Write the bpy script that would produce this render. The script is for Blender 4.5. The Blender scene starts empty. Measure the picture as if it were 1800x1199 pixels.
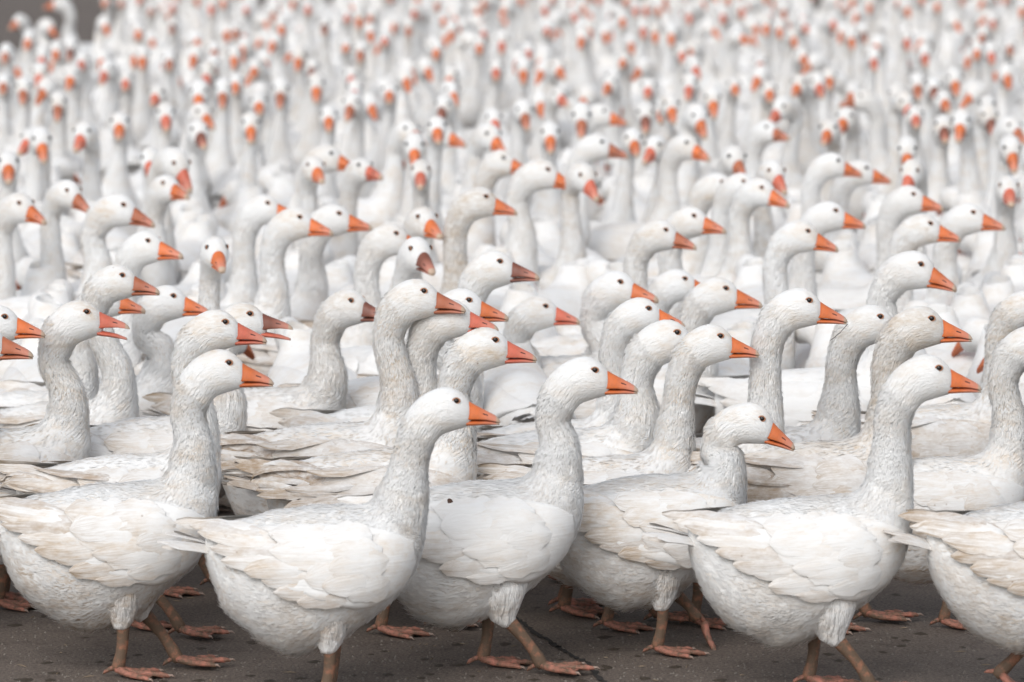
import bpy, math, random
import numpy as np
from mathutils import Matrix, Vector
random.seed(7); rng = np.random.default_rng(7)
R = math.radians
scene = bpy.context.scene
COL = scene.collection

# ------------------------------------------------------------------ camera, sky, sun, exposure
F_PX = 8000.0            # focal length in pixels of the 1800 px wide photograph
CAM_H = 2.26
HORIZON = -280.0
PITCH = math.atan((599.5 - HORIZON) / F_PX)
cam_data = bpy.data.cameras.new('camera')
cam = bpy.data.objects.new('camera', cam_data); COL.objects.link(cam)
cam.location = (0, 0, CAM_H); cam.rotation_euler = (math.pi / 2 - PITCH, 0, 0)
cam_data.sensor_width = 36; cam_data.lens = 36 * F_PX / 1800
cam_data.clip_end = 3000
cam_data.dof.use_dof = True; cam_data.dof.focus_distance = 13.0; cam_data.dof.aperture_fstop = 3.7
scene.camera = cam

world = bpy.data.worlds.new("World"); scene.world = world; world.use_nodes = True
wn, wl = world.node_tree.nodes, world.node_tree.links
bg = wn['Background']; sky = wn.new('ShaderNodeTexSky'); sky.sky_type = 'NISHITA'; sky.sun_disc = False
SUN_EL, SUN_AZ = 40.0, 200.0     # sun direction: elevation and compass azimuth
sky.sun_elevation = R(SUN_EL); sky.sun_rotation = R(SUN_AZ); sky.air_density = 1.0; sky.dust_density = 2.0
hs = wn.new('ShaderNodeHueSaturation'); hs.inputs['Saturation'].default_value = 0.32
wl.new(sky.outputs[0], hs.inputs['Color']); wl.new(hs.outputs[0], bg.inputs[0])
bg.inputs[1].default_value = 0.15
sun_d = bpy.data.lights.new('sun', 'SUN'); sun_d.energy = 1.0; sun_d.angle = R(35); sun_d.color = (1, 0.99, 0.975)
sun = bpy.data.objects.new('sun', sun_d); COL.objects.link(sun)
sv = Vector((math.sin(R(SUN_AZ)) * math.cos(R(SUN_EL)), math.cos(R(SUN_AZ)) * math.cos(R(SUN_EL)), math.sin(R(SUN_EL))))
sun.rotation_euler = sv.to_track_quat('Z', 'Y').to_euler()
vs = scene.view_settings
vs.view_transform = 'Standard'; vs.look = 'None'; vs.gamma = 1; vs.use_curve_mapping = False; vs.exposure = 0.26

# ------------------------------------------------------------------ materials
def new_mat(name):
    m = bpy.data.materials.new(name); m.use_nodes = True
    return m, m.node_tree.nodes, m.node_tree.links, m.node_tree.nodes['Principled BSDF']
def N(nt, typ, **kw):
    n = nt.new(typ)
    for k, v in kw.items():
        if k in n.inputs.keys(): n.inputs[k].default_value = v
        else: setattr(n, k, v)
    return n
def ramp(nt, pts):
    n = nt.new('ShaderNodeValToRGB'); e = n.color_ramp.elements
    while len(e) < len(pts): e.new(0.5)
    for el, (p, c) in zip(e, pts):
        el.position = p; el.color = (c, c, c, 1) if not isinstance(c, tuple) else (*c, 1)
    return n
def math_n(nt, ln, op, a, b=None, clamp=False):
    n = nt.new('ShaderNodeMath'); n.operation = op; n.use_clamp = clamp
    for i, v in enumerate((a, b)):
        if v is None: continue
        if isinstance(v, (int, float)): n.inputs[i].default_value = v
        else: ln.new(v, n.inputs[i])
    return n.outputs[0]
def mix_col(nt, ln, fac, a, b):
    n = nt.new('ShaderNodeMix'); n.data_type = 'RGBA'
    for sock, v in ((n.inputs[0], fac), (n.inputs[6], a), (n.inputs[7], b)):
        if isinstance(v, (int, float)): sock.default_value = v
        elif isinstance(v, tuple): sock.default_value = (*v, 1)
        else: ln.new(v, sock)
    return n.outputs[2]

WHITE = (0.80, 0.80, 0.79)
CREAM = (0.62, 0.50, 0.37)
MUD = (0.26, 0.18, 0.12)

def plumage_material(name, neck_furrows, stain=1.0):
    """white feathers; obj.color.r = cream staining, .g = mud on belly, .b = overall dinginess"""
    m, nt, ln, b = new_mat(name)
    tc = nt.new('ShaderNodeTexCoord'); oi = nt.new('ShaderNodeObjectInfo')
    off = nt.new('ShaderNodeVectorMath'); off.operation = 'MULTIPLY_ADD'
    off.inputs[1].default_value = (1, 1, 1)
    ln.new(tc.outputs['Object'], off.inputs[0])
    rv = nt.new('ShaderNodeCombineXYZ')
    for i, k in enumerate((31.0, 17.0, 53.0)): ln.new(math_n(nt, ln, 'MULTIPLY', oi.outputs['Random'], k), rv.inputs[i])
    ln.new(rv.outputs[0], off.inputs[2])
    sep = nt.new('ShaderNodeSeparateXYZ'); ln.new(tc.outputs['Object'], sep.inputs[0])
    col = nt.new('ShaderNodeSeparateColor'); ln.new(oi.outputs['Color'], col.inputs[0])
    # stains in blotches drawn out along the body
    mp = nt.new('ShaderNodeMapping'); mp.inputs['Scale'].default_value = (0.55, 1, 1.3); ln.new(off.outputs[0], mp.inputs[0])
    n1 = N(nt, 'ShaderNodeTexNoise', Scale=13.0, Detail=6.0, Roughness=0.65); ln.new(mp.outputs[0], n1.inputs['Vector'])
    n2 = N(nt, 'ShaderNodeTexNoise', Scale=55.0, Detail=4.0, Roughness=0.7); ln.new(mp.outputs[0], n2.inputs['Vector'])
    r1 = ramp(nt, [(0.44, 0.0), (0.66, 1.0)]); ln.new(n1.outputs[0], r1.inputs[0])
    r2 = ramp(nt, [(0.35, 0.25), (0.65, 1.0)]); ln.new(n2.outputs[0], r2.inputs[0])
    cream = math_n(nt, ln, 'MULTIPLY', r1.outputs[0], r2.outputs[0])
    cream = math_n(nt, ln, 'MULTIPLY', cream, math_n(nt, ln, 'MULTIPLY', col.outputs[0], stain), True)
    c = mix_col(nt, ln, cream, WHITE, CREAM)
    c = mix_col(nt, ln, math_n(nt, ln, 'MULTIPLY', col.outputs[2], r2.outputs[0], True), c, (0.46, 0.385, 0.30) if neck_furrows else (0.31, 0.22, 0.15))
    # mud splashed on the belly
    low = nt.new('ShaderNodeMapRange'); low.inputs[1].default_value = 0.40; low.inputs[2].default_value = 0.10
    ln.new(sep.outputs[2], low.inputs[0])
    r3 = ramp(nt, [(0.40, 0.0), (0.75, 1.0)]); ln.new(n1.outputs[0], r3.inputs[0])
    mud = math_n(nt, ln, 'MULTIPLY', low.outputs[0], math_n(nt, ln, 'ADD', math_n(nt, ln, 'MULTIPLY', r3.outputs[0], 1.3), 0.25))
    mud = math_n(nt, ln, 'MULTIPLY', mud, math_n(nt, ln, 'MULTIPLY', col.outputs[1], r2.outputs[0]), True)
    c = mix_col(nt, ln, mud, c, (0.32, 0.22, 0.14))
    # small specks
    vz = N(nt, 'ShaderNodeTexVoronoi', Scale=26.0); ln.new(off.outputs[0], vz.inputs['Vector'])
    rs = ramp(nt, [(0.05, 1.0), (0.10, 0.0)]); ln.new(vz.outputs[0], rs.inputs[0])
    vn = N(nt, 'ShaderNodeTexNoise', Scale=7.0); ln.new(off.outputs[0], vn.inputs['Vector'])
    rn = ramp(nt, [(0.56, 0.0), (0.62, 1.0)]); ln.new(vn.outputs[0], rn.inputs[0])
    sp = math_n(nt, ln, 'MULTIPLY', math_n(nt, ln, 'MULTIPLY', rs.outputs[0], rn.outputs[0]), col.outputs[0], True)
    c = mix_col(nt, ln, math_n(nt, ln, 'MULTIPLY', sp, 0.7), c, MUD)
    # black-brown flecks down the front of some necks; amount in 1 - obj.color alpha
    if neck_furrows:
        ms = nt.new('ShaderNodeMapping'); ms.inputs['Scale'].default_value = (120, 120, 34); ln.new(off.outputs[0], ms.inputs[0])
        ns = N(nt, 'ShaderNodeTexNoise', Scale=1.0, Detail=3.0); ln.new(ms.outputs[0], ns.inputs['Vector'])
        rs_ = ramp(nt, [(0.54, 0.0), (0.60, 1.0)]); ln.new(ns.outputs[0], rs_.inputs[0])
        up = nt.new('ShaderNodeMapRange'); up.inputs[1].default_value = 0.70; up.inputs[2].default_value = 0.60; ln.new(sep.outputs[2], up.inputs[0])
        dn = nt.new('ShaderNodeMapRange'); dn.inputs[1].default_value = 0.44; dn.inputs[2].default_value = 0.52; ln.new(sep.outputs[2], dn.inputs[0])
        fr = nt.new('ShaderNodeMapRange'); fr.inputs[1].default_value = 0.27; fr.inputs[2].default_value = 0.31; ln.new(sep.outputs[0], fr.inputs[0])
        sk = math_n(nt, ln, 'MULTIPLY', math_n(nt, ln, 'MULTIPLY', up.outputs[0], dn.outputs[0]), math_n(nt, ln, 'MULTIPLY', fr.outputs[0], rs_.outputs[0]))
        c = mix_col(nt, ln, math_n(nt, ln, 'MULTIPLY', sk, math_n(nt, ln, 'SUBTRACT', 1.0, oi.outputs['Alpha'])), c, (0.10, 0.08, 0.07))
    ln.new(c, b.inputs['Base Color'])
    b.inputs['Roughness'].default_value = 0.85
    b.inputs['Specular IOR Level'].default_value = 0.2
    b.inputs['Sheen Weight'].default_value = 0.15
    if neck_furrows:      # light seeps through down
        b.inputs['Subsurface Weight'].default_value = 0.25; b.inputs['Subsurface Radius'].default_value = (1, 0.95, 0.9); b.inputs['Subsurface Scale'].default_value = 0.012
    uv = nt.new('ShaderNodeUVMap'); uv.uv_map = 'UVMap'
    if neck_furrows:
        at = nt.new('ShaderNodeAttribute'); at.attribute_name = 'region'      # r: neck, g: head
        sa = nt.new('ShaderNodeSeparateColor'); ln.new(at.outputs['Color'], sa.inputs[0])
        # torso: soft overlapping contour feathers
        m1 = nt.new('ShaderNodeMapping'); m1.inputs['Scale'].default_value = (30, 15, 1); ln.new(uv.outputs[0], m1.inputs[0])
        wv = N(nt, 'ShaderNodeTexNoise', Scale=1.0, Detail=5.0, Roughness=0.6, Distortion=0.8); ln.new(m1.outputs[0], wv.inputs['Vector'])
        # neck: short oblique strands in rows
        m2 = nt.new('ShaderNodeMapping'); m2.inputs['Scale'].default_value = (150, 34, 1); m2.inputs['Rotation'].default_value = (0, 0, R(22)); ln.new(uv.outputs[0], m2.inputs[0])
        nk = N(nt, 'ShaderNodeTexNoise', Scale=1.0, Detail=2.0, Roughness=0.5, Distortion=0.35); ln.new(m2.outputs[0], nk.inputs['Vector'])
        m3 = nt.new('ShaderNodeMapping'); m3.inputs['Scale'].default_value = (300, 90, 1); ln.new(uv.outputs[0], m3.inputs[0])
        hd = N(nt, 'ShaderNodeTexNoise', Scale=1.0, Detail=2.0); ln.new(m3.outputs[0], hd.inputs['Vector'])
        h = math_n(nt, ln, 'ADD', math_n(nt, ln, 'MULTIPLY', wv.outputs[0], 0.45), math_n(nt, ln, 'MULTIPLY', math_n(nt, ln, 'MULTIPLY', nk.outputs[0], sa.outputs[0]), 2.9))
        h = math_n(nt, ln, 'ADD', h, math_n(nt, ln, 'MULTIPLY', math_n(nt, ln, 'MULTIPLY', hd.outputs[0], sa.outputs[1]), 0.5))
        dist = 0.006
    else:
        m1 = nt.new('ShaderNodeMapping'); m1.inputs['Scale'].default_value = (10, 190, 1); ln.new(uv.outputs[0], m1.inputs[0])
        nb = N(nt, 'ShaderNodeTexNoise', Scale=1.0, Detail=4.0, Distortion=0.4); ln.new(m1.outputs[0], nb.inputs['Vector'])
        h = nb.outputs[0]; dist = 0.0013
        # frayed cream edge of each vane
        su = nt.new('ShaderNodeSeparateXYZ'); ln.new(uv.outputs[0], su.inputs[0])
        tp = nt.new('ShaderNodeMapRange'); tp.inputs[1].default_value = 0.03; tp.inputs[2].default_value = 0.13; ln.new(su.outputs[0], tp.inputs[0])
        ms = nt.new('ShaderNodeMapping'); ms.inputs['Scale'].default_value = (22, 210, 1); ln.new(uv.outputs[0], ms.inputs[0])
        ns = N(nt, 'ShaderNodeTexNoise', Scale=1.0, Detail=4.0, Roughness=0.65); ln.new(ms.outputs[0], ns.inputs['Vector'])
        rw = ramp(nt, [(0.40, 0.10), (0.66, 1.0)]); ln.new(ns.outputs[0], rw.inputs[0])
        wr = math_n(nt, ln, 'MULTIPLY', math_n(nt, ln, 'MULTIPLY', tp.outputs[0], rw.outputs[0]), math_n(nt, ln, 'MULTIPLY', math_n(nt, ln, 'MULTIPLY', col.outputs[0], col.outputs[0]), 1.15), True)
        c = mix_col(nt, ln, wr, c, (0.36, 0.265, 0.175))
        ln.new(c, b.inputs['Base Color'])
    bm_ = nt.new('ShaderNodeBump'); bm_.inputs['Strength'].default_value = 0.9; bm_.inputs['Distance'].default_value = dist
    ln.new(h, bm_.inputs['Height']); ln.new(bm_.outputs[0], b.inputs['Normal'])
    return m
MAT_BODY = plumage_material('white_plumage', True)
MAT_WING = plumage_material('wing_feathers', False, 0.9)

def beak_material():
    m, nt, ln, b = new_mat('beak_keratin')
    tc = nt.new('ShaderNodeTexCoord'); oi = nt.new('ShaderNodeObjectInfo')
    n1 = N(nt, 'ShaderNodeTexNoise', Scale=60.0, Detail=5.0, Roughness=0.65); ln.new(tc.outputs['Object'], n1.inputs['Vector'])
    n2 = N(nt, 'ShaderNodeTexNoise', Scale=260.0, Detail=3.0); ln.new(tc.outputs['Object'], n2.inputs['Vector'])
    r = ramp(nt, [(0.45, 0.0), (0.75, 1.0)]); ln.new(n1.outputs[0], r.inputs[0])
    c = mix_col(nt, ln, math_n(nt, ln, 'MULTIPLY', r.outputs[0], 0.45), oi.outputs['Color'], (0.26, 0.08, 0.05))
    sep = nt.new('ShaderNodeSeparateXYZ'); ln.new(tc.outputs['Object'], sep.inputs[0])
    tip = nt.new('ShaderNodeMapRange'); tip.inputs[1].default_value = 0.105; tip.inputs[2].default_value = 0.15; ln.new(sep.outputs[0], tip.inputs[0])
    c = mix_col(nt, ln, math_n(nt, ln, 'MULTIPLY', tip.outputs[0], 0.75), c, (0.62, 0.27, 0.20))
    nail = nt.new('ShaderNodeMapRange'); nail.inputs[1].default_value = 0.151; nail.inputs[2].default_value = 0.156; ln.new(sep.outputs[0], nail.inputs[0])
    c = mix_col(nt, ln, nail.outputs[0], c, (0.52, 0.38, 0.28))
    ln.new(c, b.inputs['Base Color']); b.inputs['Roughness'].default_value = 0.5
    b.inputs['Subsurface Weight'].default_value = 0.0
    bp = nt.new('ShaderNodeBump'); bp.inputs['Strength'].default_value = 0.5; bp.inputs['Distance'].default_value = 0.001
    ln.new(n2.outputs[0], bp.inputs['Height']); ln.new(bp.outputs[0], b.inputs['Normal'])
    return m
MAT_BEAK = beak_material()
def simple(name, c, rough=0.6):
    m, nt, ln, b = new_mat(name)
    tc = nt.new('ShaderNodeTexCoord'); n = N(nt, 'ShaderNodeTexNoise', Scale=90.0, Detail=3.0); ln.new(tc.outputs['Object'], n.inputs['Vector'])
    ln.new(mix_col(nt, ln, n.outputs[0], tuple(x * 0.75 for x in c), tuple(min(1, x * 1.25) for x in c)), b.inputs['Base Color'])
    b.inputs['Roughness'].default_value = rough
    return m
MAT_DARK = simple('nostril_shadow_skin', (0.07, 0.02, 0.015))
MAT_EYE = simple('eye_glossy_brown', (0.012, 0.007, 0.006), 0.12)
MAT_LID = simple('eyelid_skin', (0.42, 0.20, 0.11))
def leg_material(name, skin, mudmix):
    m, nt, ln, b = new_mat(name)
    tc = nt.new('ShaderNodeTexCoord')
    n1 = N(nt, 'ShaderNodeTexNoise', Scale=38.0, Detail=6.0, Roughness=0.7); ln.new(tc.outputs['Object'], n1.inputs['Vector'])
    v = N(nt, 'ShaderNodeTexVoronoi', Scale=330.0); ln.new(tc.outputs['Object'], v.inputs['Vector'])
    r = ramp(nt, [(0.5 - mudmix * 0.45, 0.0), (0.72 - mudmix * 0.3, 1.0)]); ln.new(n1.outputs[0], r.inputs[0])
    c = mix_col(nt, ln, r.outputs[0], skin, (0.13, 0.085, 0.055))
    ln.new(c, b.inputs['Base Color']); b.inputs['Roughness'].default_value = 0.7
    bp = nt.new('ShaderNodeBump'); bp.inputs['Strength'].default_value = 0.6; bp.inputs['Distance'].default_value = 0.0015
    ln.new(v.outputs[0], bp.inputs['Height']); ln.new(bp.outputs[0], b.inputs['Normal'])
    return m
MAT_LEG = leg_material('muddy_leg_skin', (0.46, 0.18, 0.10), 0.70)
MAT_FOOT = leg_material('pink_web_skin', (0.52, 0.20, 0.145), 0.42)
MAT_CLAW = simple('claw_horn', (0.30, 0.22, 0.18))

def asphalt():
    m, nt, ln, b = new_mat('worn_asphalt')
    tc = nt.new('ShaderNodeTexCoord')
    n1 = N(nt, 'ShaderNodeTexNoise', Scale=1.1, Detail=8.0, Roughness=0.62); ln.new(tc.outputs['Object'], n1.inputs['Vector'])
    n2 = N(nt, 'ShaderNodeTexNoise', Scale=110.0, Detail=4.0, Roughness=0.7); ln.new(tc.outputs['Object'], n2.inputs['Vector'])
    n4 = N(nt, 'ShaderNodeTexNoise', Scale=9.0, Detail=6.0, Roughness=0.7); ln.new(tc.outputs['Object'], n4.inputs['Vector'])
    v = N(nt, 'ShaderNodeTexVoronoi', Scale=150.0); ln.new(tc.outputs['Object'], v.inputs['Vector'])
    c = mix_col(nt, ln, n1.outputs[0], (0.098, 0.078, 0.064), (0.21, 0.172, 0.145))
    r4 = ramp(nt, [(0.5, 0.0), (0.68, 1.0)]); ln.new(n4.outputs[0], r4.inputs[0])
    c = mix_col(nt, ln, math_n(nt, ln, 'MULTIPLY', r4.outputs[0], 0.5), c, (0.050, 0.034, 0.025))
    r2 = ramp(nt, [(0.35, (0.35, 0.35, 0.35)), (0.75, (1.7, 1.65, 1.6))]); ln.new(n2.outputs[0], r2.inputs[0])
    mu = nt.new('ShaderNodeMix'); mu.data_type = 'RGBA'; mu.blend_type = 'MULTIPLY'; mu.inputs[0].default_value = 1
    ln.new(c, mu.inputs[6]); ln.new(r2.outputs[0], mu.inputs[7]); c = mu.outputs[2]
    rv = ramp(nt, [(0.04, 1.0), (0.12, 0.0)]); ln.new(v.outputs[0], rv.inputs[0])
    n3 = N(nt, 'ShaderNodeTexNoise', Scale=40.0); ln.new(tc.outputs['Object'], n3.inputs['Vector'])
    r3 = ramp(nt, [(0.58, 0.0), (0.64, 1.0)]); ln.new(n3.outputs[0], r3.inputs[0])
    c = mix_col(nt, ln, math_n(nt, ln, 'MULTIPLY', rv.outputs[0], r3.outputs[0]), c, (0.32, 0.29, 0.26))
    ln.new(c, b.inputs['Base Color']); b.inputs['Roughness'].default_value = 0.8
    bp = nt.new('ShaderNodeBump'); bp.inputs['Strength'].default_value = 0.8; bp.inputs['Distance'].default_value = 0.006
    ln.new(math_n(nt, ln, 'ADD', n2.outputs[0], math_n(nt, ln, 'MULTIPLY', n4.outputs[0], 2.0)), bp.inputs['Height']); ln.new(bp.outputs[0], b.inputs['Normal'])
    return m
MAT_GROUND = asphalt()

# ------------------------------------------------------------------ small mesh helpers
def make_mesh(name, verts, faces, mats, uvs=None, smooth=True, mat_idx=None):
    me = bpy.data.meshes.new(name)
    me.from_pydata([tuple(v) for v in np.asarray(verts, float).tolist()], [], faces)
    for m in (mats if isinstance(mats, (list, tuple)) else [mats]): me.materials.append(m)
    if uvs is not None:
        ul = me.uv_layers.new(name='UVMap')
        li = np.empty(len(me.loops), dtype=np.int32); me.loops.foreach_get('vertex_index', li)
        ul.data.foreach_set('uv', np.asarray(uvs, dtype=np.float32)[li].ravel())
    if mat_idx is not None: me.polygons.foreach_set('material_index', np.asarray(mat_idx, dtype=np.int32))
    me.polygons.foreach_set('use_smooth', [smooth] * len(me.polygons))
    me.update()
    return me
def add(name, me, parent=None, color=None, kind=None):
    o = bpy.data.objects.new(name, me); COL.objects.link(o)
    if parent is not None: o.parent = parent
    if color is not None: o.color = (*color, 1) if len(color) == 3 else color
    if kind: o['kind'] = kind
    return o
def grid_faces(nr, nt_, wrap=True, flip=False, base=0):
    f = []
    for i in range(nr - 1):
        for j in range(nt_ if wrap else nt_ - 1):
            a = base + i * nt_ + j; b_ = base + i * nt_ + (j + 1) % nt_
            c = b_ + nt_; d = a + nt_
            f.append((a, d, c, b_) if flip else (a, b_, c, d))
    return f
_lat = rng.random((32, 32, 32))
def vnoise(p):
    """smooth value noise, p (...,3) -> -1..1"""
    p = np.asarray(p, float); i = np.floor(p).astype(int); f = p - i; f = f * f * (3 - 2 * f)
    r = 0
    for dx in (0, 1):
        for dy in (0, 1):
            for dz in (0, 1):
                w = (f[..., 0] if dx else 1 - f[..., 0]) * (f[..., 1] if dy else 1 - f[..., 1]) * (f[..., 2] if dz else 1 - f[..., 2])
                r = r + w * _lat[(i[..., 0] + dx) % 32, (i[..., 1] + dy) % 32, (i[..., 2] + dz) % 32]
    return r * 2 - 1
def catmull(pts, n):
    """resample rows of pts at n parameters spread by chord length"""
    pts = np.asarray(pts, float)
    d = np.linalg.norm(np.diff(pts[:, :2], axis=0), axis=1) + np.linalg.norm(np.diff(pts[:, 2:4], axis=0), axis=1)
    s = np.concatenate([[0], np.cumsum(np.maximum(d, 1e-6))]); s /= s[-1]
    u = np.linspace(0, 1, n)
    m = np.gradient(pts, s, axis=0)
    k = np.clip(np.searchsorted(s, u, side='right') - 1, 0, len(s) - 2)
    h = (s[k + 1] - s[k])[:, None]; t = ((u - s[k]) / (s[k + 1] - s[k]))[:, None]
    return (2 * t**3 - 3 * t**2 + 1) * pts[k] + (t**3 - 2 * t**2 + t) * h * m[k] + (-2 * t**3 + 3 * t**2) * pts[k + 1] + (t**3 - t**2) * h * m[k + 1]

# ------------------------------------------------------------------ goose anatomy, measured in the sagittal plane
S0 = 660.0
def L(px, py): return ((px - 1400) / S0, (1210 - py) / S0)
TORSO = [  # dorsal xz, ventral xz, half width
    (*L(1216, 914), *L(1216, 928), 0.012), (*L(1226, 907), *L(1216, 955), 0.042), (*L(1262, 895), *L(1224, 990), 0.084), (*L(1300, 884), *L(1254, 1052), 0.118),
    (*L(1350, 873), *L(1305, 1100), 0.146), (*L(1405, 866), *L(1372, 1126), 0.158), (*L(1450, 864), *L(1446, 1108), 0.160),
    (*L(1485, 862), *L(1520, 1056), 0.150), (*L(1508, 856), *L(1578, 998), 0.130), (*L(1520, 843), *L(1605, 935), 0.098),
    (*L(1527, 822), *L(1610, 868), 0.068), (*L(1532, 792), *L(1606, 812), 0.051)]
HX, HZ = L(1615, 668)
def HL(px, py): return ((px - 1615) / S0, (668 - py) / S0)
HEAD = [(*HL(1541, 712), *HL(1598, 744), 0.038), (*HL(1547, 688), *HL(1603, 730), 0.038), (*HL(1560, 661), *HL(1611, 716), 0.042),
        (*HL(1577, 642), *HL(1621, 705), 0.047), (*HL(1600, 627), *HL(1636, 699), 0.050), (*HL(1624, 620), *HL(1649, 695), 0.048),
        (*HL(1645, 624), *HL(1659, 692), 0.041), (*HL(1660, 635), *HL(1666, 690), 0.033), (*HL(1670, 648), *HL(1670, 686), 0.024),
        (*HL(1673, 656), *HL(1673, 680), 0.010)]
BEAK_MID = ((1692 - 1615) / S0, (668 - 667) / S0)

def rings_to_grid(C, A, B, nt_, sq=1.0):
    th = np.linspace(0, 2 * math.pi, nt_, endpoint=False)
    c, s = np.cos(th), np.sin(th)
    return C[:, None] + A[:, None] * c[None, :, None] + B[:, None] * s[None, :, None]

def head_matrix(yaw, pitch):
    return np.array((Matrix.Rotation(yaw, 3, 'Z') @ Matrix.Rotation(pitch, 3, 'Y')))

def goose_grid(H, yaw, pitch, lod, seed, puff=1.0):
    nT, nN, nH, nt_ = ((56, 44, 26, 64), (34, 26, 16, 44), (18, 12, 10, 24))[lod]
    M0 = head_matrix(yaw, pitch); h1c = np.array(H) + M0 @ np.array([(HEAD[0][0] + HEAD[0][2]) / 2, 0, (HEAD[0][1] + HEAD[0][3]) / 2])
    short = np.linalg.norm(h1c - np.array([KX, 0, 0.618])) < 0.085       # neck drawn in
    t = catmull(TORSO[:-1] if short else TORSO, nT); h = catmull(HEAD, nH)
    y = np.array([0, 1.0, 0])
    def cab(r):
        D = np.stack([r[:, 0], 0 * r[:, 0], r[:, 1]], 1); V = np.stack([r[:, 2], 0 * r[:, 0], r[:, 3]], 1)
        return (D + V) / 2, (D - V) / 2, np.abs(r[:, 4:5]) * y
    tC, tA, tB = cab(t); hC, hA, hB = cab(h)
    M = head_matrix(yaw, pitch); Hp = np.array(H)
    hC, hA, hB = hC @ M.T + Hp, hA @ M.T, hB @ M.T
    p0, p1 = tC[-1], hC[0]
    def perp(A, B_): v = np.cross(A, B_); return v / np.linalg.norm(v)
    t0 = -perp(tA[-1], tB[-1]); t1 = -perp(hA[0], hB[0])
    if t0[2] < 0: t0 = -t0
    if np.dot(t1, M @ np.array([0.6, 0, 0.8])) < 0: t1 = -t1
    d = np.linalg.norm(p1 - p0)
    k0, k1 = d * 0.65, d * 0.7
    ch = (p1 - p0) / d
    t0 = t0 * 0.3 + ch * 0.7; t0 /= np.linalg.norm(t0); t1 = t1 * 0.33 + ch * 0.67; t1 /= np.linalg.norm(t1)
    u = np.linspace(0, 1, nN + 2)[1:-1][:, None]
    nC = (2*u**3 - 3*u**2 + 1) * p0 + (u**3 - 2*u**2 + u) * t0 * k0 + (-2*u**3 + 3*u**2) * p1 + (u**3 - u**2) * t1 * k1
    e = 1e-3
    def cur(u): return (2*u**3 - 3*u**2 + 1) * p0 + (u**3 - 2*u**2 + u) * t0 * k0 + (-2*u**3 + 3*u**2) * p1 + (u**3 - u**2) * t1 * k1
    T = cur(u + e) - cur(u - e); T /= np.linalg.norm(T, axis=1)[:, None]
    su = u * u * (3 - 2 * u)
    A = tA[-1] / np.linalg.norm(tA[-1]) * (1 - su) + hA[0] / np.linalg.norm(hA[0]) * su
    A = A - (A * T).sum(1)[:, None] * T; A /= np.linalg.norm(A, axis=1)[:, None]
    Bv = np.cross(T, A); Bv /= np.linalg.norm(Bv, axis=1)[:, None]
    if np.dot(Bv[0], tB[-1]) < 0: Bv = -Bv
    la = np.linalg.norm(tA[-1]) * (1 - su) + np.linalg.norm(hA[0]) * su - 0.010 * np.sin(math.pi * u) ** 1.0 * (1 - 0.3 * u)
    lb = np.linalg.norm(tB[-1]) * (1 - su) + np.linalg.norm(hB[0]) * su - 0.006 * np.sin(math.pi * u)
    C = np.concatenate([tC, nC, hC]); AA = np.concatenate([tA, A * la, hA]); BB = np.concatenate([tB, Bv * lb, hB])
    # smooth the joints
    for _ in range((50, 22, 3)[lod]):
        for X in (C, AA, BB):
            a_, b_ = nT - (5, 4, 2)[lod], nT + nN + 3
            X[a_:b_] = 0.5 * X[a_:b_] + 0.25 * (X[a_ - 1:b_ - 1] + X[a_ + 1:b_ + 1])
    G = rings_to_grid(C, AA, BB, nt_)
    neck = np.concatenate([np.clip((np.arange(nT) - nT * 0.80) / (nT * 0.2), 0, 1), np.ones(nN), np.linspace(1, 0, nH) ** 2])
    hed = np.concatenate([np.zeros(nT + nN), np.ones(nH)])
    # normals
    dU = np.roll(G, -1, 1) - np.roll(G, 1, 1); dV = np.gradient(G, axis=0)
    Nn = np.cross(dV, dU); Nn /= np.linalg.norm(Nn, axis=2)[..., None] + 1e-9
    ctr = C[:, None]; sign = np.sign(((G - ctr) * Nn).sum()); Nn *= sign
    if lod < 2:
        o = seed * 3.7
        tor = np.concatenate([np.ones(nT), np.zeros(nN + nH)])
        tor = np.convolve(np.pad(tor, 4, mode='edge'), np.ones(9) / 9, 'valid')
        low = np.clip((0.36 - G[..., 2]) / 0.2, 0, 1)
        n1 = vnoise(G * 17 + o); n2 = vnoise(G * 42 + o + 9); n3 = vnoise(G * np.array([60, 80, 95]) + o)
        disp = tor[:, None] * ((0.004 + 0.004 * low) * n1 + (0.0018 + 0.0016 * low) * n2 + 0.0006 * n3)
        arc = np.arange(nt_)[None, :] * 1.0 / nt_
        th = np.linspace(0, 2 * math.pi, nt_, endpoint=False)[None, :]
        v = np.cumsum(np.concatenate([[0], np.linalg.norm(np.diff(C, axis=0), axis=1)]))[:, None]
        # furrows of the neck: slanting ridges broken by noise
        fur = np.sin(th * 15 + 55 * v * np.where(th < math.pi, 1, -1) + 2.2 * n1 * 2) * np.clip(0.6 + n2, 0, 1)
        nk = (neck * (1 - hed * 0.8))[:, None]
        disp = disp + nk * (0.0016 * fur + 0.0012 * n3)
        edge = np.ones(len(C)); edge[-4:] = 0; 
        G = G + Nn * (disp * edge[:, None])[..., None]
    return G, Nn, neck, hed, C

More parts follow.
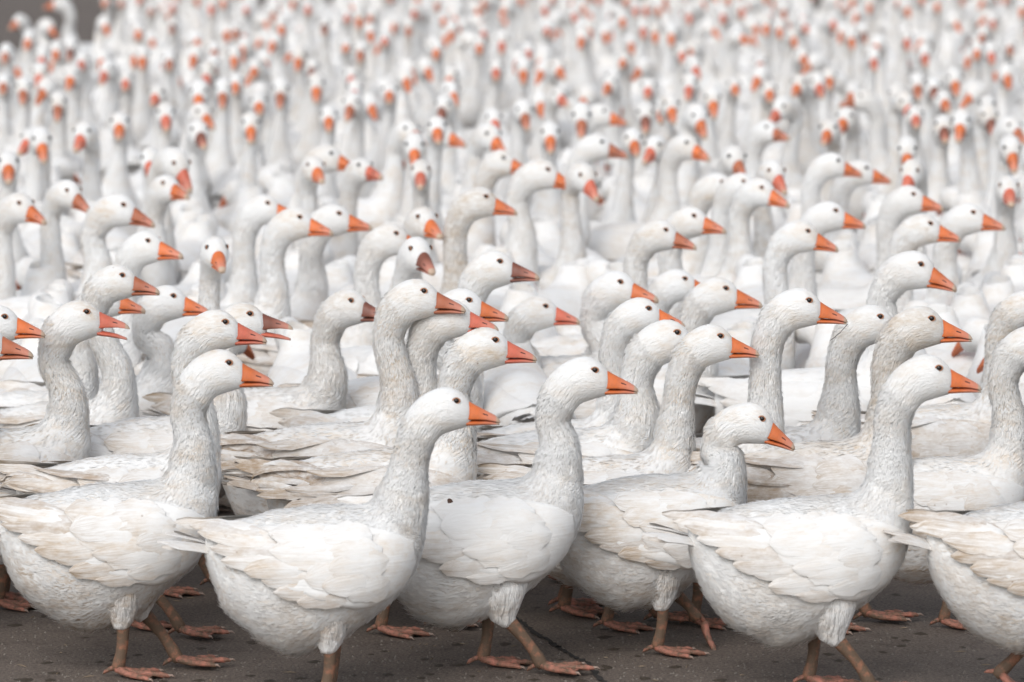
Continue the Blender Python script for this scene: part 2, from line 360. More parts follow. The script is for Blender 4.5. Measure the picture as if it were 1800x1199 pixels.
def body_mesh(name, G, neck, hed):
    nr, nt_ = G.shape[:2]
    V = np.concatenate([G.reshape(-1, 3), G[0].mean(0)[None], G[-1].mean(0)[None]])
    F = grid_faces(nr, nt_, True)
    n0 = nr * nt_
    F += [(n0, (j + 1) % nt_, j) for j in range(nt_)]
    F += [(n0 + 1, (nr - 1) * nt_ + j, (nr - 1) * nt_ + (j + 1) % nt_) for j in range(nt_)]
    seg = np.linalg.norm(np.roll(G, -1, 1) - G, axis=2); rad = seg.sum(1)
    # u folded at the back of the neck so that it has no seam
    j = np.arange(nt_); uu = np.minimum(j, nt_ - j) / nt_
    radn = np.where(neck > 0.3, 0.30, np.maximum(rad, 0.3)); radn = np.convolve(np.pad(radn, 3, mode='edge'), np.ones(7) / 7, 'valid')
    cen = G.mean(1); v = np.concatenate([[0], np.cumsum(np.linalg.norm(np.diff(cen, axis=0), axis=1))])
    U = np.stack([uu[None] * radn[:, None], np.repeat(v[:, None], nt_, 1)], 2).reshape(-1, 2)
    U = np.concatenate([U, [[0, 0], [0, v[-1]]]])
    me = make_mesh(name, V, F, MAT_BODY, U)
    ca = me.color_attributes.new('region', 'FLOAT_COLOR', 'POINT')
    col = np.zeros((len(V), 4), np.float32); col[:, 3] = 1
    col[:n0, 0] = np.repeat(neck, nt_); col[:n0, 1] = np.repeat(hed, nt_)
    ca.data.foreach_set('color', col.ravel())
    return me

def tuft_mesh(name, G, Nn, neck, hed, n_neck, n_torso, seed):
    """small pointed feather tips lying back over the surface"""
    r = np.random.default_rng(seed)
    nr, nt_ = G.shape[:2]
    i_neck = int(np.argmax(neck > 0.5)); i_head = int(np.argmax(hed > 0.5))
    area = np.linalg.norm(np.roll(G, -1, 1) - G, axis=2).mean(1) * np.concatenate([np.linalg.norm(np.diff(G.mean(1), axis=0), axis=1), [0.004]])
    def pick(i0, i1, n):
        w = area[i0:i1] * nt_; c = np.cumsum(w); u = r.random(n) * c[-1]
        i = np.searchsorted(c, u) + i0
        return np.clip(i + r.random(n), 1, nr - 3), r.random(n) * nt_
    fi, fj, ln_, wd, lift = [], [], [], [], []
    a, b = pick(3, i_neck, n_torso); fi.append(a); fj.append(b); ln_.append(r.uniform(.012, .028, n_torso)); wd.append(r.uniform(.003, .0075, n_torso)); lift.append(r.uniform(.0, .26, n_torso))
    a, b = pick(i_neck, i_head + 6, n_neck); fi.append(a); fj.append(b); ln_.append(r.uniform(.012, .021, n_neck)); wd.append(r.uniform(.0020, .0038, n_neck)); lift.append(r.uniform(.08, .42, n_neck))
    fi, fj, ln_, wd, lift = map(np.concatenate, (fi, fj, ln_, wd, lift))
    def samp(X, i, j):
        i0 = np.floor(i).astype(int); j0 = np.floor(j).astype(int) % nt_; a = (i - i0)[:, None]; b = (j - np.floor(j))[:, None]; j1 = (j0 + 1) % nt_
        return (X[i0, j0] * (1 - a) + X[i0 + 1, j0] * a) * (1 - b) + (X[i0, j1] * (1 - a) + X[i0 + 1, j1] * a) * b
    P = samp(G, fi, fj); n = samp(Nn, fi, fj); n /= np.linalg.norm(n, axis=1)[:, None]
    T = -(samp(G, fi + 0.9, fj) - samp(G, fi - 0.9, fj)); T /= np.linalg.norm(T, axis=1)[:, None]
    B = np.cross(n, T)
    ang = r.normal(0, 1, len(P))[:, None] * np.where(fi > i_neck, 0.16, 0.26)[:, None] + np.where(fi > i_neck, 0.35 * np.where(fj < nt_ / 2, 1, -1), 0)[:, None]
    T2 = T * np.cos(ang) + B * np.sin(ang); B2 = np.cross(n, T2)
    low = np.clip((0.30 - P[:, 2]) / 0.15, 0, 1); lift = lift + 0.35 * low * r.random(len(P)); ln_ = ln_ * (1 + 0.25 * low)
    ln_, wd, lift = ln_[:, None], wd[:, None], lift[:, None]
    root = P - n * 0.0015
    mid = P + T2 * ln_ * 0.5 + n * (ln_ * lift * 0.45 + 0.0012)
    Lp = mid + B2 * wd / 2 - n * 0.0008; Rp = mid - B2 * wd / 2 - n * 0.0008
    tip = P + T2 * ln_ + n * (ln_ * lift * 0.75)
    V = np.stack([root, Lp, tip, Rp, mid], 1).reshape(-1, 3)
    k = len(P)
    F = []
    for q in range(0, 5 * k, 5): F += [(q, q + 4, q + 1), (q + 4, q + 2, q + 1), (q, q + 3, q + 4), (q + 4, q + 3, q + 2)]
    U = np.zeros((len(V), 2))
    me = make_mesh(name, V, F, MAT_BODY, U)
    vn = np.empty(len(V) * 3, np.float32); me.vertices.foreach_get('normal', vn); vn = vn.reshape(-1, 3)
    nn = np.repeat(n, 5, 0); s = np.sign((vn * nn).sum(1))[:, None]; s[s == 0] = 1
    wn_ = np.repeat(np.where(fi > i_neck, 0.32, 0.28), 5)[:, None]; cn = nn * (1 - wn_) + vn * s * wn_; cn /= np.linalg.norm(cn, axis=1)[:, None]
    me.normals_split_custom_set_from_vertices(cn.tolist())
    return me

# side surface of the torso: half breadth Y(x, z), smoothed and continued past the rump
_t = catmull(TORSO, 160)
gx0, gz0, gs = -0.50, -0.05, 0.005; NX, NZ = 180, 160
Yg = np.zeros((NX, NZ))
for k in range(len(_t)):
    for c in np.linspace(-1, 1, 90):
        x = (_t[k, 0] + _t[k, 2]) / 2 + (_t[k, 0] - _t[k, 2]) / 2 * c; z = (_t[k, 1] + _t[k, 3]) / 2 + (_t[k, 1] - _t[k, 3]) / 2 * c
        i, j = int(round((x - gx0) / gs)), int(round((z - gz0) / gs))
        if 0 <= i < NX and 0 <= j < NZ: Yg[max(0, i - 1):i + 2, max(0, j - 1):j + 2] = np.maximum(Yg[max(0, i - 1):i + 2, max(0, j - 1):j + 2], abs(_t[k, 4]) * math.sqrt(max(0, 1 - c * c)))
Yt = Yg.copy()
ker = np.exp(-np.linspace(-2, 2, 13) ** 2); ker /= ker.sum()
for _ in range(1):
    Yg = np.apply_along_axis(lambda v: np.convolve(v, ker, 'same'), 0, Yg); Yg = np.apply_along_axis(lambda v: np.convolve(v, ker, 'same'), 1, Yg)
for i in range(NX):
    if gx0 + i * gs > -0.20: Yg[i, 98:] = np.minimum(Yg[i, 98:], Yt[i, 98:] + 0.002)      # towards the back line keep close to the body
Yg[:, 96:] = np.apply_along_axis(lambda v: np.convolve(np.pad(v, 1, mode='edge'), [.25, .5, .25], 'valid'), 1, Yg)[:, 96:]
def Ys(x, z):
    fx = np.clip((np.asarray(x) - gx0) / gs, 0, NX - 2.001); fz = np.clip((np.asarray(z) - gz0) / gs, 0, NZ - 2.001)
    i, j = fx.astype(int), fz.astype(int); a, b = fx - i, fz - j
    return (Yg[i, j] * (1 - a) + Yg[i + 1, j] * a) * (1 - b) + (Yg[i, j + 1] * (1 - a) + Yg[i + 1, j + 1] * a) * b
def lift_side(x, z, off):
    e = 0.012
    off = np.asarray(off) * np.clip((0.515 - z) / 0.055, 0.15, 1) * np.clip((0.31 - x) / 0.20, 0.06, 1)
    y = Ys(x, z); gx = (Ys(x + e, z) - Ys(x - e, z)) / (2 * e); gz = (Ys(x, z + e) - Ys(x, z - e)) / (2 * e)
    gx, gz = np.clip(gx, -1.5, 1.5), np.clip(gz, -1.5, 1.5)
    n = np.stack([-gx, np.ones_like(gx), -gz], -1); n /= np.linalg.norm(n, axis=-1)[..., None]
    return np.stack([x, y + 0.004, z], -1) + n * np.asarray(off)[..., None]

W_TOP = [L(1590, 918), L(1560, 900), L(1510, 888), L(1440, 885), L(1370, 887), L(1310, 893), L(1260, 899), L(1215, 905)]
W_BOT = [L(1594, 960), L(1570, 1005), L(1510, 1036), L(1440, 1024), L(1375, 1002), L(1310, 965), L(1262, 938), L(1222, 915)]
def poly(pts, u):
    pts = np.asarray(pts); s = np.linspace(0, 1, len(pts)); m = np.gradient(pts, s, axis=0)
    u = np.clip(np.atleast_1d(u), 0, 1); k = np.clip((u * (len(pts) - 1)).astype(int), 0, len(pts) - 2); h = 1 / (len(pts) - 1); t = ((u - s[k]) / h)[:, None]
    return (2*t**3 - 3*t**2 + 1) * pts[k] + (t**3 - 2*t**2 + t) * h * m[k] + (-2*t**3 + 3*t**2) * pts[k + 1] + (t**3 - t**2) * h * m[k + 1]

def wing_shell(name, side, na, nb, seed, feathered):
    a = np.linspace(0, 1, na); b = np.linspace(0, 1, nb)
    T, Bt = poly(W_TOP, a), poly(W_BOT, a)
    XZ = T[:, None] * (1 - b)[None, :, None] + Bt[:, None] * b[None, :, None]
    A, B = np.meshgrid(a, b, indexing='ij')
    prof = np.sin(math.pi * np.clip(A * 1.02, 0, 1)) ** 0.6
    off = -0.008 + prof * (0.001 + 0.023 * np.clip(B * 1.2, 0, 1) ** 0.8) * np.clip((1.0 - B) / 0.05, 0.35, 1)
    P3 = np.stack([XZ[..., 0] * 26, XZ[..., 1] * 26, 0 * A + seed * 5.1], -1)
    off = off + 0.0045 * vnoise(P3) * prof + 0.002 * vnoise(P3 * 2.7) * prof
    if feathered:     # long overlapping scallops
        q = (XZ[..., 1] * 30 + 0.8 * vnoise(P3 * 0.4)); ph = q - np.floor(q)
        off = off + 0.0025 * (ph - 0.5) * prof * np.clip((A - 0.25) * 3, 0, 1)
    G = lift_side(XZ[..., 0], XZ[..., 1], off)
    # underside lip so that the lower edge has thickness
    lip = G[:, -1:].copy(); lip[:, :, 1] -= 0.022
    lip[:, :, 2] += 0.004
    lip0 = G[:, :1].copy(); lip0[:, :, 1] -= 0.020; lip0[:, :, 2] -= 0.006
    G = np.concatenate([lip0, G, lip], 1)
    G[..., 1] *= side
    U = np.stack([-G[..., 0] * 0.5, G[..., 2]], -1).reshape(-1, 2)
    return make_mesh(name, G.reshape(-1, 3), grid_faces(na, nb + 2, False, side > 0), MAT_WING, U)

def feather_mesh(name, root, tip, W, side, off, sag=0.0, tip_lift=0.0, twist=0.0, seed=0, nl=12, nc=7, ragged=0.1, y_out=0.0, arch=0.003):
    r = np.random.default_rng(seed)
    root, tip = np.array(root), np.array(tip); d = tip - root; ln_ = np.linalg.norm(d); dn = d / ln_; pn = np.array([-dn[1], dn[0]])
    if pn[1] < 0: pn = -pn
    l = np.linspace(0, 1, nl); c = np.linspace(-1, 1, nc)
    w = W * np.minimum(1, (l / 0.25) ** 0.6 * 0.85 + 0.15) * np.where(l > 0.6, np.clip(1 - ((l - 0.6) / 0.405) ** 2.2, 0.0, 1) ** 0.6, 1)
    cen = root[None] + d[None] * l[:, None] + pn[None] * (sag * 4 * l * (1 - l))[:, None]
    c_j = np.repeat(c[None], nl, 0)
    wj = w[:, None] * (1 + ragged * vnoise(np.stack([l[:, None] * 9 + 0 * c_j, 3 * c_j, 0 * c_j + seed * 1.7], -1)) * np.abs(c_j))
    l_shift = -0.12 * np.abs(c_j) * (l[:, None] > 0.8) * 0 
    XZ = cen[:, None] + pn[None, None] * (wj * c_j)[..., None]
    o = off + arch * (1 - np.abs(c_j) ** 1.8) + tip_lift * (l[:, None] ** 2.2) + twist * c_j * l[:, None] + 0.0012 * vnoise(np.stack([l[:, None] * 6 + 0 * c_j, c_j * 4, 0 * c_j + seed], -1))
    o = o + 0.0012 * (np.abs(c_j) < 0.01)       # the shaft
    o = o - 0.016 * np.clip(1 - l[:, None] / 0.22, 0, 1)    # the root goes under the feathers in front
    G = lift_side(XZ[..., 0], XZ[..., 1], o)
    G[..., 1] += y_out * l[:, None]
    G[..., 1] *= side
    U = np.stack([np.repeat(l[:, None] * 0.13, nc, 1), c_j * W + seed * 0.37], -1).reshape(-1, 2)
    return make_mesh(name, G.reshape(-1, 3), grid_faces(nl, nc, False, side > 0), MAT_WING, U)

# flight feathers of the folded wing: (root px, tip px, half width px)
FLIGHT = [((1345, 907), (1170, 893), 11), ((1355, 914), (1190, 905), 12), ((1365, 922), (1215, 918), 13), ((1385, 935), (1238, 934), 14),
          ((1405, 948), (1264, 950), 15), ((1425, 960), (1292, 968), 16), ((1450, 974), (1322, 986), 17), ((1480, 986), (1356, 1003), 18), ((1515, 998), (1396, 1019), 18)]
COVERT = [((1455, 905), (1340, 914), 15), ((1470, 924), (1358, 930), 15), ((1488, 942), (1378, 950), 16), ((1508, 958), (1402, 970), 16), ((1530, 972), (1432, 988), 16), ((1552, 984), (1466, 1003), 15),
          ((1520, 906), (1420, 914), 17), ((1538, 926), (1440, 934), 17), ((1550, 946), (1462, 956), 17)]
WINGS = []          # variants: {side: (shell, [flight], [covert])}
for var in range(5):
    messy = (0.15, 0.5, 1.0, 0.3, 1.6)[var]; vr = random.Random(40 + var)
    d = {}
    spec = []
    for k, (a, b, w) in enumerate(FLIGHT):
        j = 5 + 9 * messy
        spec.append((L(*a), L(b[0] + vr.uniform(-j, j) - 8 * messy * (k < 3), b[1] + vr.uniform(-j, j) * 0.7 - 2), w / S0 * vr.uniform(0.9, 1.15), 0.016 - 0.0006 * k, vr.uniform(-.006, .006), vr.uniform(0, .012) * messy, vr.uniform(-.004, .004) * messy, vr.uniform(-.004, .035) * messy * (k < 6)))
    if var in (2, 4):       # frayed feathers that stand out of the folded wing
        for k in range(8 if var == 4 else 4):
            rx, ry = vr.uniform(1290, 1450), vr.uniform(885, 945); ln_ = vr.uniform(120, 190)
            spec.append((L(rx, ry), L(rx - ln_, ry + vr.uniform(-26, 22)), vr.uniform(3.5, 6.5) / S0, 0.024 + 0.0007 * k, vr.uniform(-.012, .012), vr.uniform(.002, .016), vr.uniform(-.004, .004), vr.uniform(0, .02)))
    specc = [(L(*a), L(b[0] + vr.uniform(-22, 12), b[1] + vr.uniform(-6, 8)), w / S0 * vr.uniform(1.15, 1.5), 0.0195 - 0.0002 * k + (0.0012 if k > 6 else 0), vr.uniform(-.006, .006), vr.uniform(-.002, .003), 0, 0) for k, (a, b, w) in enumerate(COVERT)]
    for side in (1, -1):
        sh = wing_shell('wing', side, 46, 26, var, True)
        fl = [feather_mesh('flight_feather', s[0], s[1], s[2], side, s[3], s[4], s[5], s[6], var * 31 + k, ragged=0.18 + (0.25 * messy if k < 9 else 0.1), y_out=s[7]) for k, s in enumerate(spec)]
        cv = [feather_mesh('covert_feather', s[0], s[1], s[2], side, s[3], s[4], s[5], s[6], 500 + var * 31 + k, ragged=0.35, arch=0.0016) for k, s in enumerate(specc)]
        d[side] = (sh, fl, cv)
    WINGS.append(d)
WING_LOW = [{s: wing_shell('wing', s, 18, 10, v + 9, True) for s in (1, -1)} for v in range(3)]

# tail feathers: a shallow fan behind the rump
def tail_feather(name, az, el, ln_, W, seed, nl=8, nc=5):
    l = np.linspace(0, 1, nl); c = np.linspace(-1, 1, nc)
    w = W * np.minimum(1, 0.5 + l * 2) * np.where(l > 0.75, np.sqrt(np.clip(1 - ((l - 0.75) / 0.26) ** 2, 0, 1)), 1)
    Lm, Cm = np.meshgrid(l, c, indexing='ij')
    X = -Lm * ln_; Yv = Cm * w[:, None] * (1 + 0.15 * vnoise(np.stack([Lm * 8, Cm * 3, 0 * Cm + seed], -1))); Z = 0.004 * (1 - Cm**2) - 0.02 * Lm**2
    P = np.stack([X, Yv, Z], -1)
    M = np.array(Matrix.Rotation(az, 3, 'Z') @ Matrix.Rotation(el, 3, 'Y') @ Matrix.Rotation(az * 0.9, 3, 'X'))
    P = P @ M.T + np.array([-0.235, -0.02 * math.sin(az), 0.405])
    return P, np.stack([Lm * 0.13, Cm * W + seed * .31], -1).reshape(-1, 2), grid_faces(nl, nc, False, True)
TAILS = []
for var in range(3):
    ms = []
    for k in range(8):
        az = R(-38 + 76 * k / 7); P, U, F = tail_feather('tail_feather', az, R(14 + 3 * var + random.uniform(-4, 4)), random.uniform(.15, .185), .017, var * 9 + k)
        P[..., 2] += 0.002 * (k % 2) - 0.012 * abs(k - 3.5) / 3.5
        ms.append(make_mesh('tail_feather', P.reshape(-1, 3), F, MAT_WING, U))
    TAILS.append(ms)
_V, _F, _U, _n = [], [], [], 0
for k in range(5):
    P, U, F = tail_feather('', R(-34 + 17 * k), R(15), .135, .026, k, 5, 3)
    _V.append(P.reshape(-1, 3)); _F += [tuple(i + _n for i in f) for f in F]; _U.append(U); _n += len(P.reshape(-1, 3))
TAIL_LOW = make_mesh('tail', np.concatenate(_V), _F, MAT_WING, np.concatenate(_U))

# beak
def beak_meshes(n, m, fine):
    l = np.linspace(0, 1, n)
    xt = np.interp(l, [0, 1], [HL(1664, 0)[0], HL(1724, 0)[0]])
    px = xt * S0 + 1615
    top = (668 - np.interp(px, [1664, 1672, 1680, 1690, 1700, 1710, 1718, 1722, 1724], [643, 647, 652, 657, 662.5, 667.5, 672.5, 677, 681])) / S0
    bot = (668 - np.interp(px, [1664, 1680, 1700, 1715, 1724], [678, 677, 678, 681, 683.5])) / S0
    w = np.interp(px, [1664, 1672, 1690, 1705, 1716, 1721, 1724], [.0285, .0275, .0225, .0180, .0150, .0115, .004])
    th = np.linspace(0, 2 * math.pi, m, endpoint=False)
    V = []
    for i in range(n):
        hgt = top[i] - bot[i]
        for t in th:
            y = math.copysign(abs(math.sin(t)) ** 0.75, math.sin(t)) * w[i]
            c = math.cos(t); z = bot[i] + hgt * (c * 0.9 + 0.1 if c > 0 else 0.1 + 0.1 * c)
            x = xt[i]
            if i < n * 0.22: x += -0.007 * abs(y) / .0285 * (1 if c > -0.2 else 0.4)      # feather line
            px_i = x * S0 + 1615
            q = ((px_i - 1697) / 6.5) ** 2 + ((z - (bot[i] + hgt * 0.62)) / 0.0033) ** 2
            if fine and q < 1.6 and c > 0: y *= 0.90 + 0.04 * q
            V.append((x, y, z))
    V = np.array(V)
    F = grid_faces(n, m, True)
    F += [tuple(range(m))[::-1], tuple((n - 1) * m + j for j in range(m))]
    mi = []
    for f in F:
        cx, cy, cz = V[list(f)].mean(0); k = int(np.clip(round((cx * S0 + 1615 - 1664) / 60 * (n - 1)), 0, n - 1)); hgt = top[k] - bot[k]
        mi.append(1 if len(f) == 4 and abs(cx * S0 + 1615 - 1697) < 4.5 and abs(cz - (bot[k] + hgt * 0.62)) < 0.0019 and abs(cy) > 0.004 else 0)
    up = make_mesh('upper_beak', V, F, [MAT_BEAK, MAT_DARK], mat_idx=mi)
    top2 = (668 - np.interp(px, [1664, 1700, 1720, 1724], [678, 678.6, 682.5, 685])) / S0
    bot2 = (668 - np.interp(px, [1664, 1690, 1715, 1724], [689, 687.5, 687, 687.2])) / S0
    V2 = []
    for i in range(n):
        for t in th:
            V2.append((xt[i] - (0.004 if i == n - 1 else 0), math.sin(t) * w[i] * 0.86, (top2[i] + bot2[i]) / 2 + math.cos(t) * (top2[i] - bot2[i]) / 2))
    lo = make_mesh('lower_beak', V2, F, [MAT_BEAK])
    # open: swung down about the jaw hinge
    V3 = np.array(V2); hx, hz = HL(1655, 676); a = R(15); q = V3 - np.array([hx, 0, hz])
    V3 = np.stack([q[:, 0] * math.cos(a) + q[:, 2] * math.sin(a) + hx, q[:, 1], -q[:, 0] * math.sin(a) + q[:, 2] * math.cos(a) + hz], 1)
    lo2 = make_mesh('lower_beak', V3, F, [MAT_BEAK])
    return up, lo, lo2
BEAK_HI, BEAK_LO = beak_meshes(34, 36, True), beak_meshes(10, 12, False)

def uv_sphere(c, r, nu, nv, sc=(1, 1, 1)):
    V = [(c[0] + r * sc[0] * math.sin(math.pi * i / nv) * math.cos(2 * math.pi * j / nu), c[1] + r * sc[1] * math.cos(math.pi * i / nv), c[2] + r * sc[2] * math.sin(math.pi * i / nv) * math.sin(2 * math.pi * j / nu)) for i in range(nv + 1) for j in range(nu)]
    return np.array(V), grid_faces(nv + 1, nu, True)
EX, EZ = HL(1646, 641)
EYES, LIDS, EYES_LOW = {}, {}, {}
for s in (1, -1):
    V, F = uv_sphere((EX, s * 0.0345, EZ), 0.0090, 16, 10); EYES[s] = make_mesh('eye', V, F, MAT_EYE)
    V, F = uv_sphere((EX, s * 0.0355, EZ), 0.0095, 8, 6); EYES_LOW[s] = make_mesh('eye', V, F, MAT_EYE)
    V, n1, n2 = [], 22, 8
    for i in range(n1):
        for j in range(n2):
            a, b = 2 * math.pi * i / n1, 2 * math.pi * j / n2; rr = 0.0086 + 0.0019 * math.cos(b)
            V.append((EX + rr * math.cos(a) * 1.12, s * (0.0390 + 0.0016 * math.sin(b)), EZ + rr * math.sin(a) * 0.85))
    F = [(i * n2 + j, ((i + 1) % n1) * n2 + j, ((i + 1) % n1) * n2 + (j + 1) % n2, i * n2 + (j + 1) % n2) for i in range(n1) for j in range(n2)]
    LIDS[s] = make_mesh('eyelid', V, F, MAT_LID)

# legs and webbed feet
def tube(path, radii, m=12, seed=0, flat=1.0):
    path = np.asarray(path, float); V = []
    for i, p in enumerate(path):
        t = path[min(i + 1, len(path) - 1)] - path[max(i - 1, 0)]; t /= np.linalg.norm(t)
        b = np.cross(t, [0, 1, 0]); b /= np.linalg.norm(b); c = np.cross(b, t)
        for j in range(m):
            a = 2 * math.pi * j / m; V.append(p + (b * math.cos(a) + c * math.sin(a) * flat) * radii[i])
    V = np.array(V)
    return V, grid_faces(len(path), m, True) + [tuple(range(m))[::-1], tuple((len(path) - 1) * m + j for j in range(m))]
def foot_geo():
    """webbed foot at the origin (ankle), toes forward along +x, lying on z=0"""
    parts = []
    toes = [(-0.075, R(-30), 0.105), (0, R(-2), 0.132), (0.075, R(27), 0.110)]
    for _, a, ln_ in toes:
        p = [(0.0, 0, 0.020), (0.02 * math.cos(a), 0.02 * math.sin(a), 0.014)] + [(ln_ * u * math.cos(a), ln_ * u * math.sin(a), z) for u, z in ((.35, .010), (.5, .0085), (.55, .0095), (.75, .007), (.82, .008), (0.97, .0045), (1.0, .003))]
        parts.append((*tube(p, [.011, .0095, .0080, .0068, .0078, .0060, .0066, .0045, .002], 8), 0))
        e = (ln_ * math.cos(a), ln_ * math.sin(a)); parts.append((*tube([(e[0] * .96, e[1] * .96, .006), (e[0] * 1.04, e[1] * 1.04, .006), (e[0] * 1.10, e[1] * 1.10, .001)], [.0036, .0028, .0008], 6), 1))
    # web sheets between toes, concave outer edge, creased
    for (q, (_, a, la)), (_, b, lb) in zip(enumerate(toes[:2]), toes[1:]):
        nu, nv = 9, 9; V = []
        for i in range(nu):
            u = i / (nu - 1)
            for j in range(nv):
                v = j / (nv - 1); an = a + (b - a) * v; r_ = (la + (lb - la) * v) * (1 - 0.22 * math.sin(math.pi * v)) * (0.12 + 0.86 * u)
                V.append((r_ * math.cos(an), r_ * math.sin(an), 0.0055 + 0.0035 * (1 - u) + 0.0022 * math.sin(v * math.pi * 4 + q) * u))
        V = np.array(V); V2 = V - np.array([0, 0, 0.0025]); n0 = len(V)
        f = grid_faces(nu, nv, False); F = f + [tuple(n0 + k for k in t[::-1]) for t in f]
        parts.append((np.concatenate([V, V2]), F, 0))
    parts.append((*tube([(0, 0, .022), (-.018, .004, .018), (-.032, .006, .010), (-.038, .007, .004)], [.007, .006, .0045, .0012], 7), 0))
    V, F, mi, n = [], [], [], 0
    for v, f, k in parts:
        V.append(v); F += [tuple(n + i for i in t) for t in f]; mi += [k] * len(f); n += len(v)
    return np.concatenate(V), F, mi
FV, FF, FM = foot_geo(); FV = FV * np.array([1.10, 1.35, 1.15])
def leg_pose(kind, side):
    """returns tarsus mesh, foot mesh, thigh mesh"""
    y = 0.075 * side
    hip = {'stand': (0.06, 0.168), 'fore': (0.10, 0.165), 'back': (0.02, 0.172), 'lift': (0.10, 0.172)}[kind]
    ank = {'stand': (0.045, 0.022), 'fore': (0.205, 0.026), 'back': (-0.085, 0.050), 'lift': (0.18, 0.085)}[kind]
    fp = {'stand': 0, 'fore': -4, 'back': 28, 'lift': 62}[kind]
    a = np.array([hip[0], y, hip[1]]); b = np.array([ank[0], y * 0.85, ank[1]])
    pts = [a + (b - a) * u + np.array([0.008 * math.sin(math.pi * u), 0, 0]) for u in (0, .12, .3, .5, .7, .85, .95, 1.04)]
    tv, tf = tube(pts, [.022, .021, .0170, .0155, .0157, .0178, .0182, .0130], 14, flat=0.8)
    tv = tv + 0.0012 * vnoise(tv * 90)[:, None]
    leg = make_mesh('leg', tv, tf, MAT_LEG)
    M = np.array(Matrix.Rotation(R(fp), 3, 'Y') @ Matrix.Rotation(R(6 * side), 3, 'Z'))
    fv = FV @ M.T
    fv = fv + np.array([b[0], b[1], b[2] - 0.020])
    mn = fv[:, 2].min()
    if kind == 'stand' or kind == 'fore': fv[:, 2] += 0.001 - mn if mn < 0.001 else 0
    elif kind == 'back': fv[:, 2] = np.maximum(fv[:, 2], 0.001 + (fv[:, 2] - mn) * 0.25)
    foot = make_mesh('webbed_foot', fv, FF, [MAT_FOOT, MAT_CLAW], mat_idx=FM)
    d = (b - a) / np.linalg.norm(b - a)
    th = [a + np.array([-.01, 0, .10]), a + np.array([-0.004, 0, .05]), a + d * 0.004, a + d * 0.022, a + d * 0.030]
    hv, hf = tube(th, [.084, .062, .036, .024, .018], 20, flat=0.85)
    hv = hv + (0.004 * vnoise(hv * 28) + 0.0014 * vnoise(hv * 90))[:, None]
    thigh = make_mesh('thigh', hv, hf, MAT_BODY, np.stack([hv[:, 0] * .5, hv[:, 2] * .6], 1))
    ca = thigh.color_attributes.new('region', 'FLOAT_COLOR', 'POINT')
    return leg, foot, thigh
LEGS = {(k, s): leg_pose(k, s) for k in ('stand', 'fore', 'back', 'lift') for s in (1, -1)}
def joined_leg(s):
    v, f = tube([(0.06, .075 * s, .18), (0.055, .075 * s, .10), (0.048, .07 * s, .022)], [.022, .0115, .012], 6); n = len(v)
    q, g = [], []
    fv = np.array([(0, 0, .02), (.10, -.06, .004), (.12, -.02, .004), (.132, 0, .004), (.12, .02, .004), (.10, .06, .004)]) + np.array([.045, .065 * s, 0])
    return make_mesh('leg', np.concatenate([v, fv]), f + [(n, n + 1, n + 2), (n, n + 2, n + 3), (n, n + 3, n + 4), (n, n + 4, n + 5)], MAT_LEG)
LEG_LOW = {s: joined_leg(s) for s in (1, -1)}

BEAK_COL = {'o': (0.66, 0.165, 0.045), 'p': (0.62, 0.15, 0.09), 'd': (0.20, 0.07, 0.045), 'm': (0.42, 0.13, 0.06)}
BEAK_WORD = {'o': 'orange', 'p': 'pinkish red', 'd': 'dark brown', 'm': 'orange-brown'}

# ------------------------------------------------------------------ reading positions off the photograph
Rcam = np.array(Matrix.Rotation(math.pi / 2 - PITCH, 3, 'X'))
def at_depth(px, py, s):
    d = Rcam @ np.array([(px - 900) / F_PX, -(py - 599.5) / F_PX, -1.0])
    return np.array([0, 0, CAM_H]) + d * (F_PX / s)

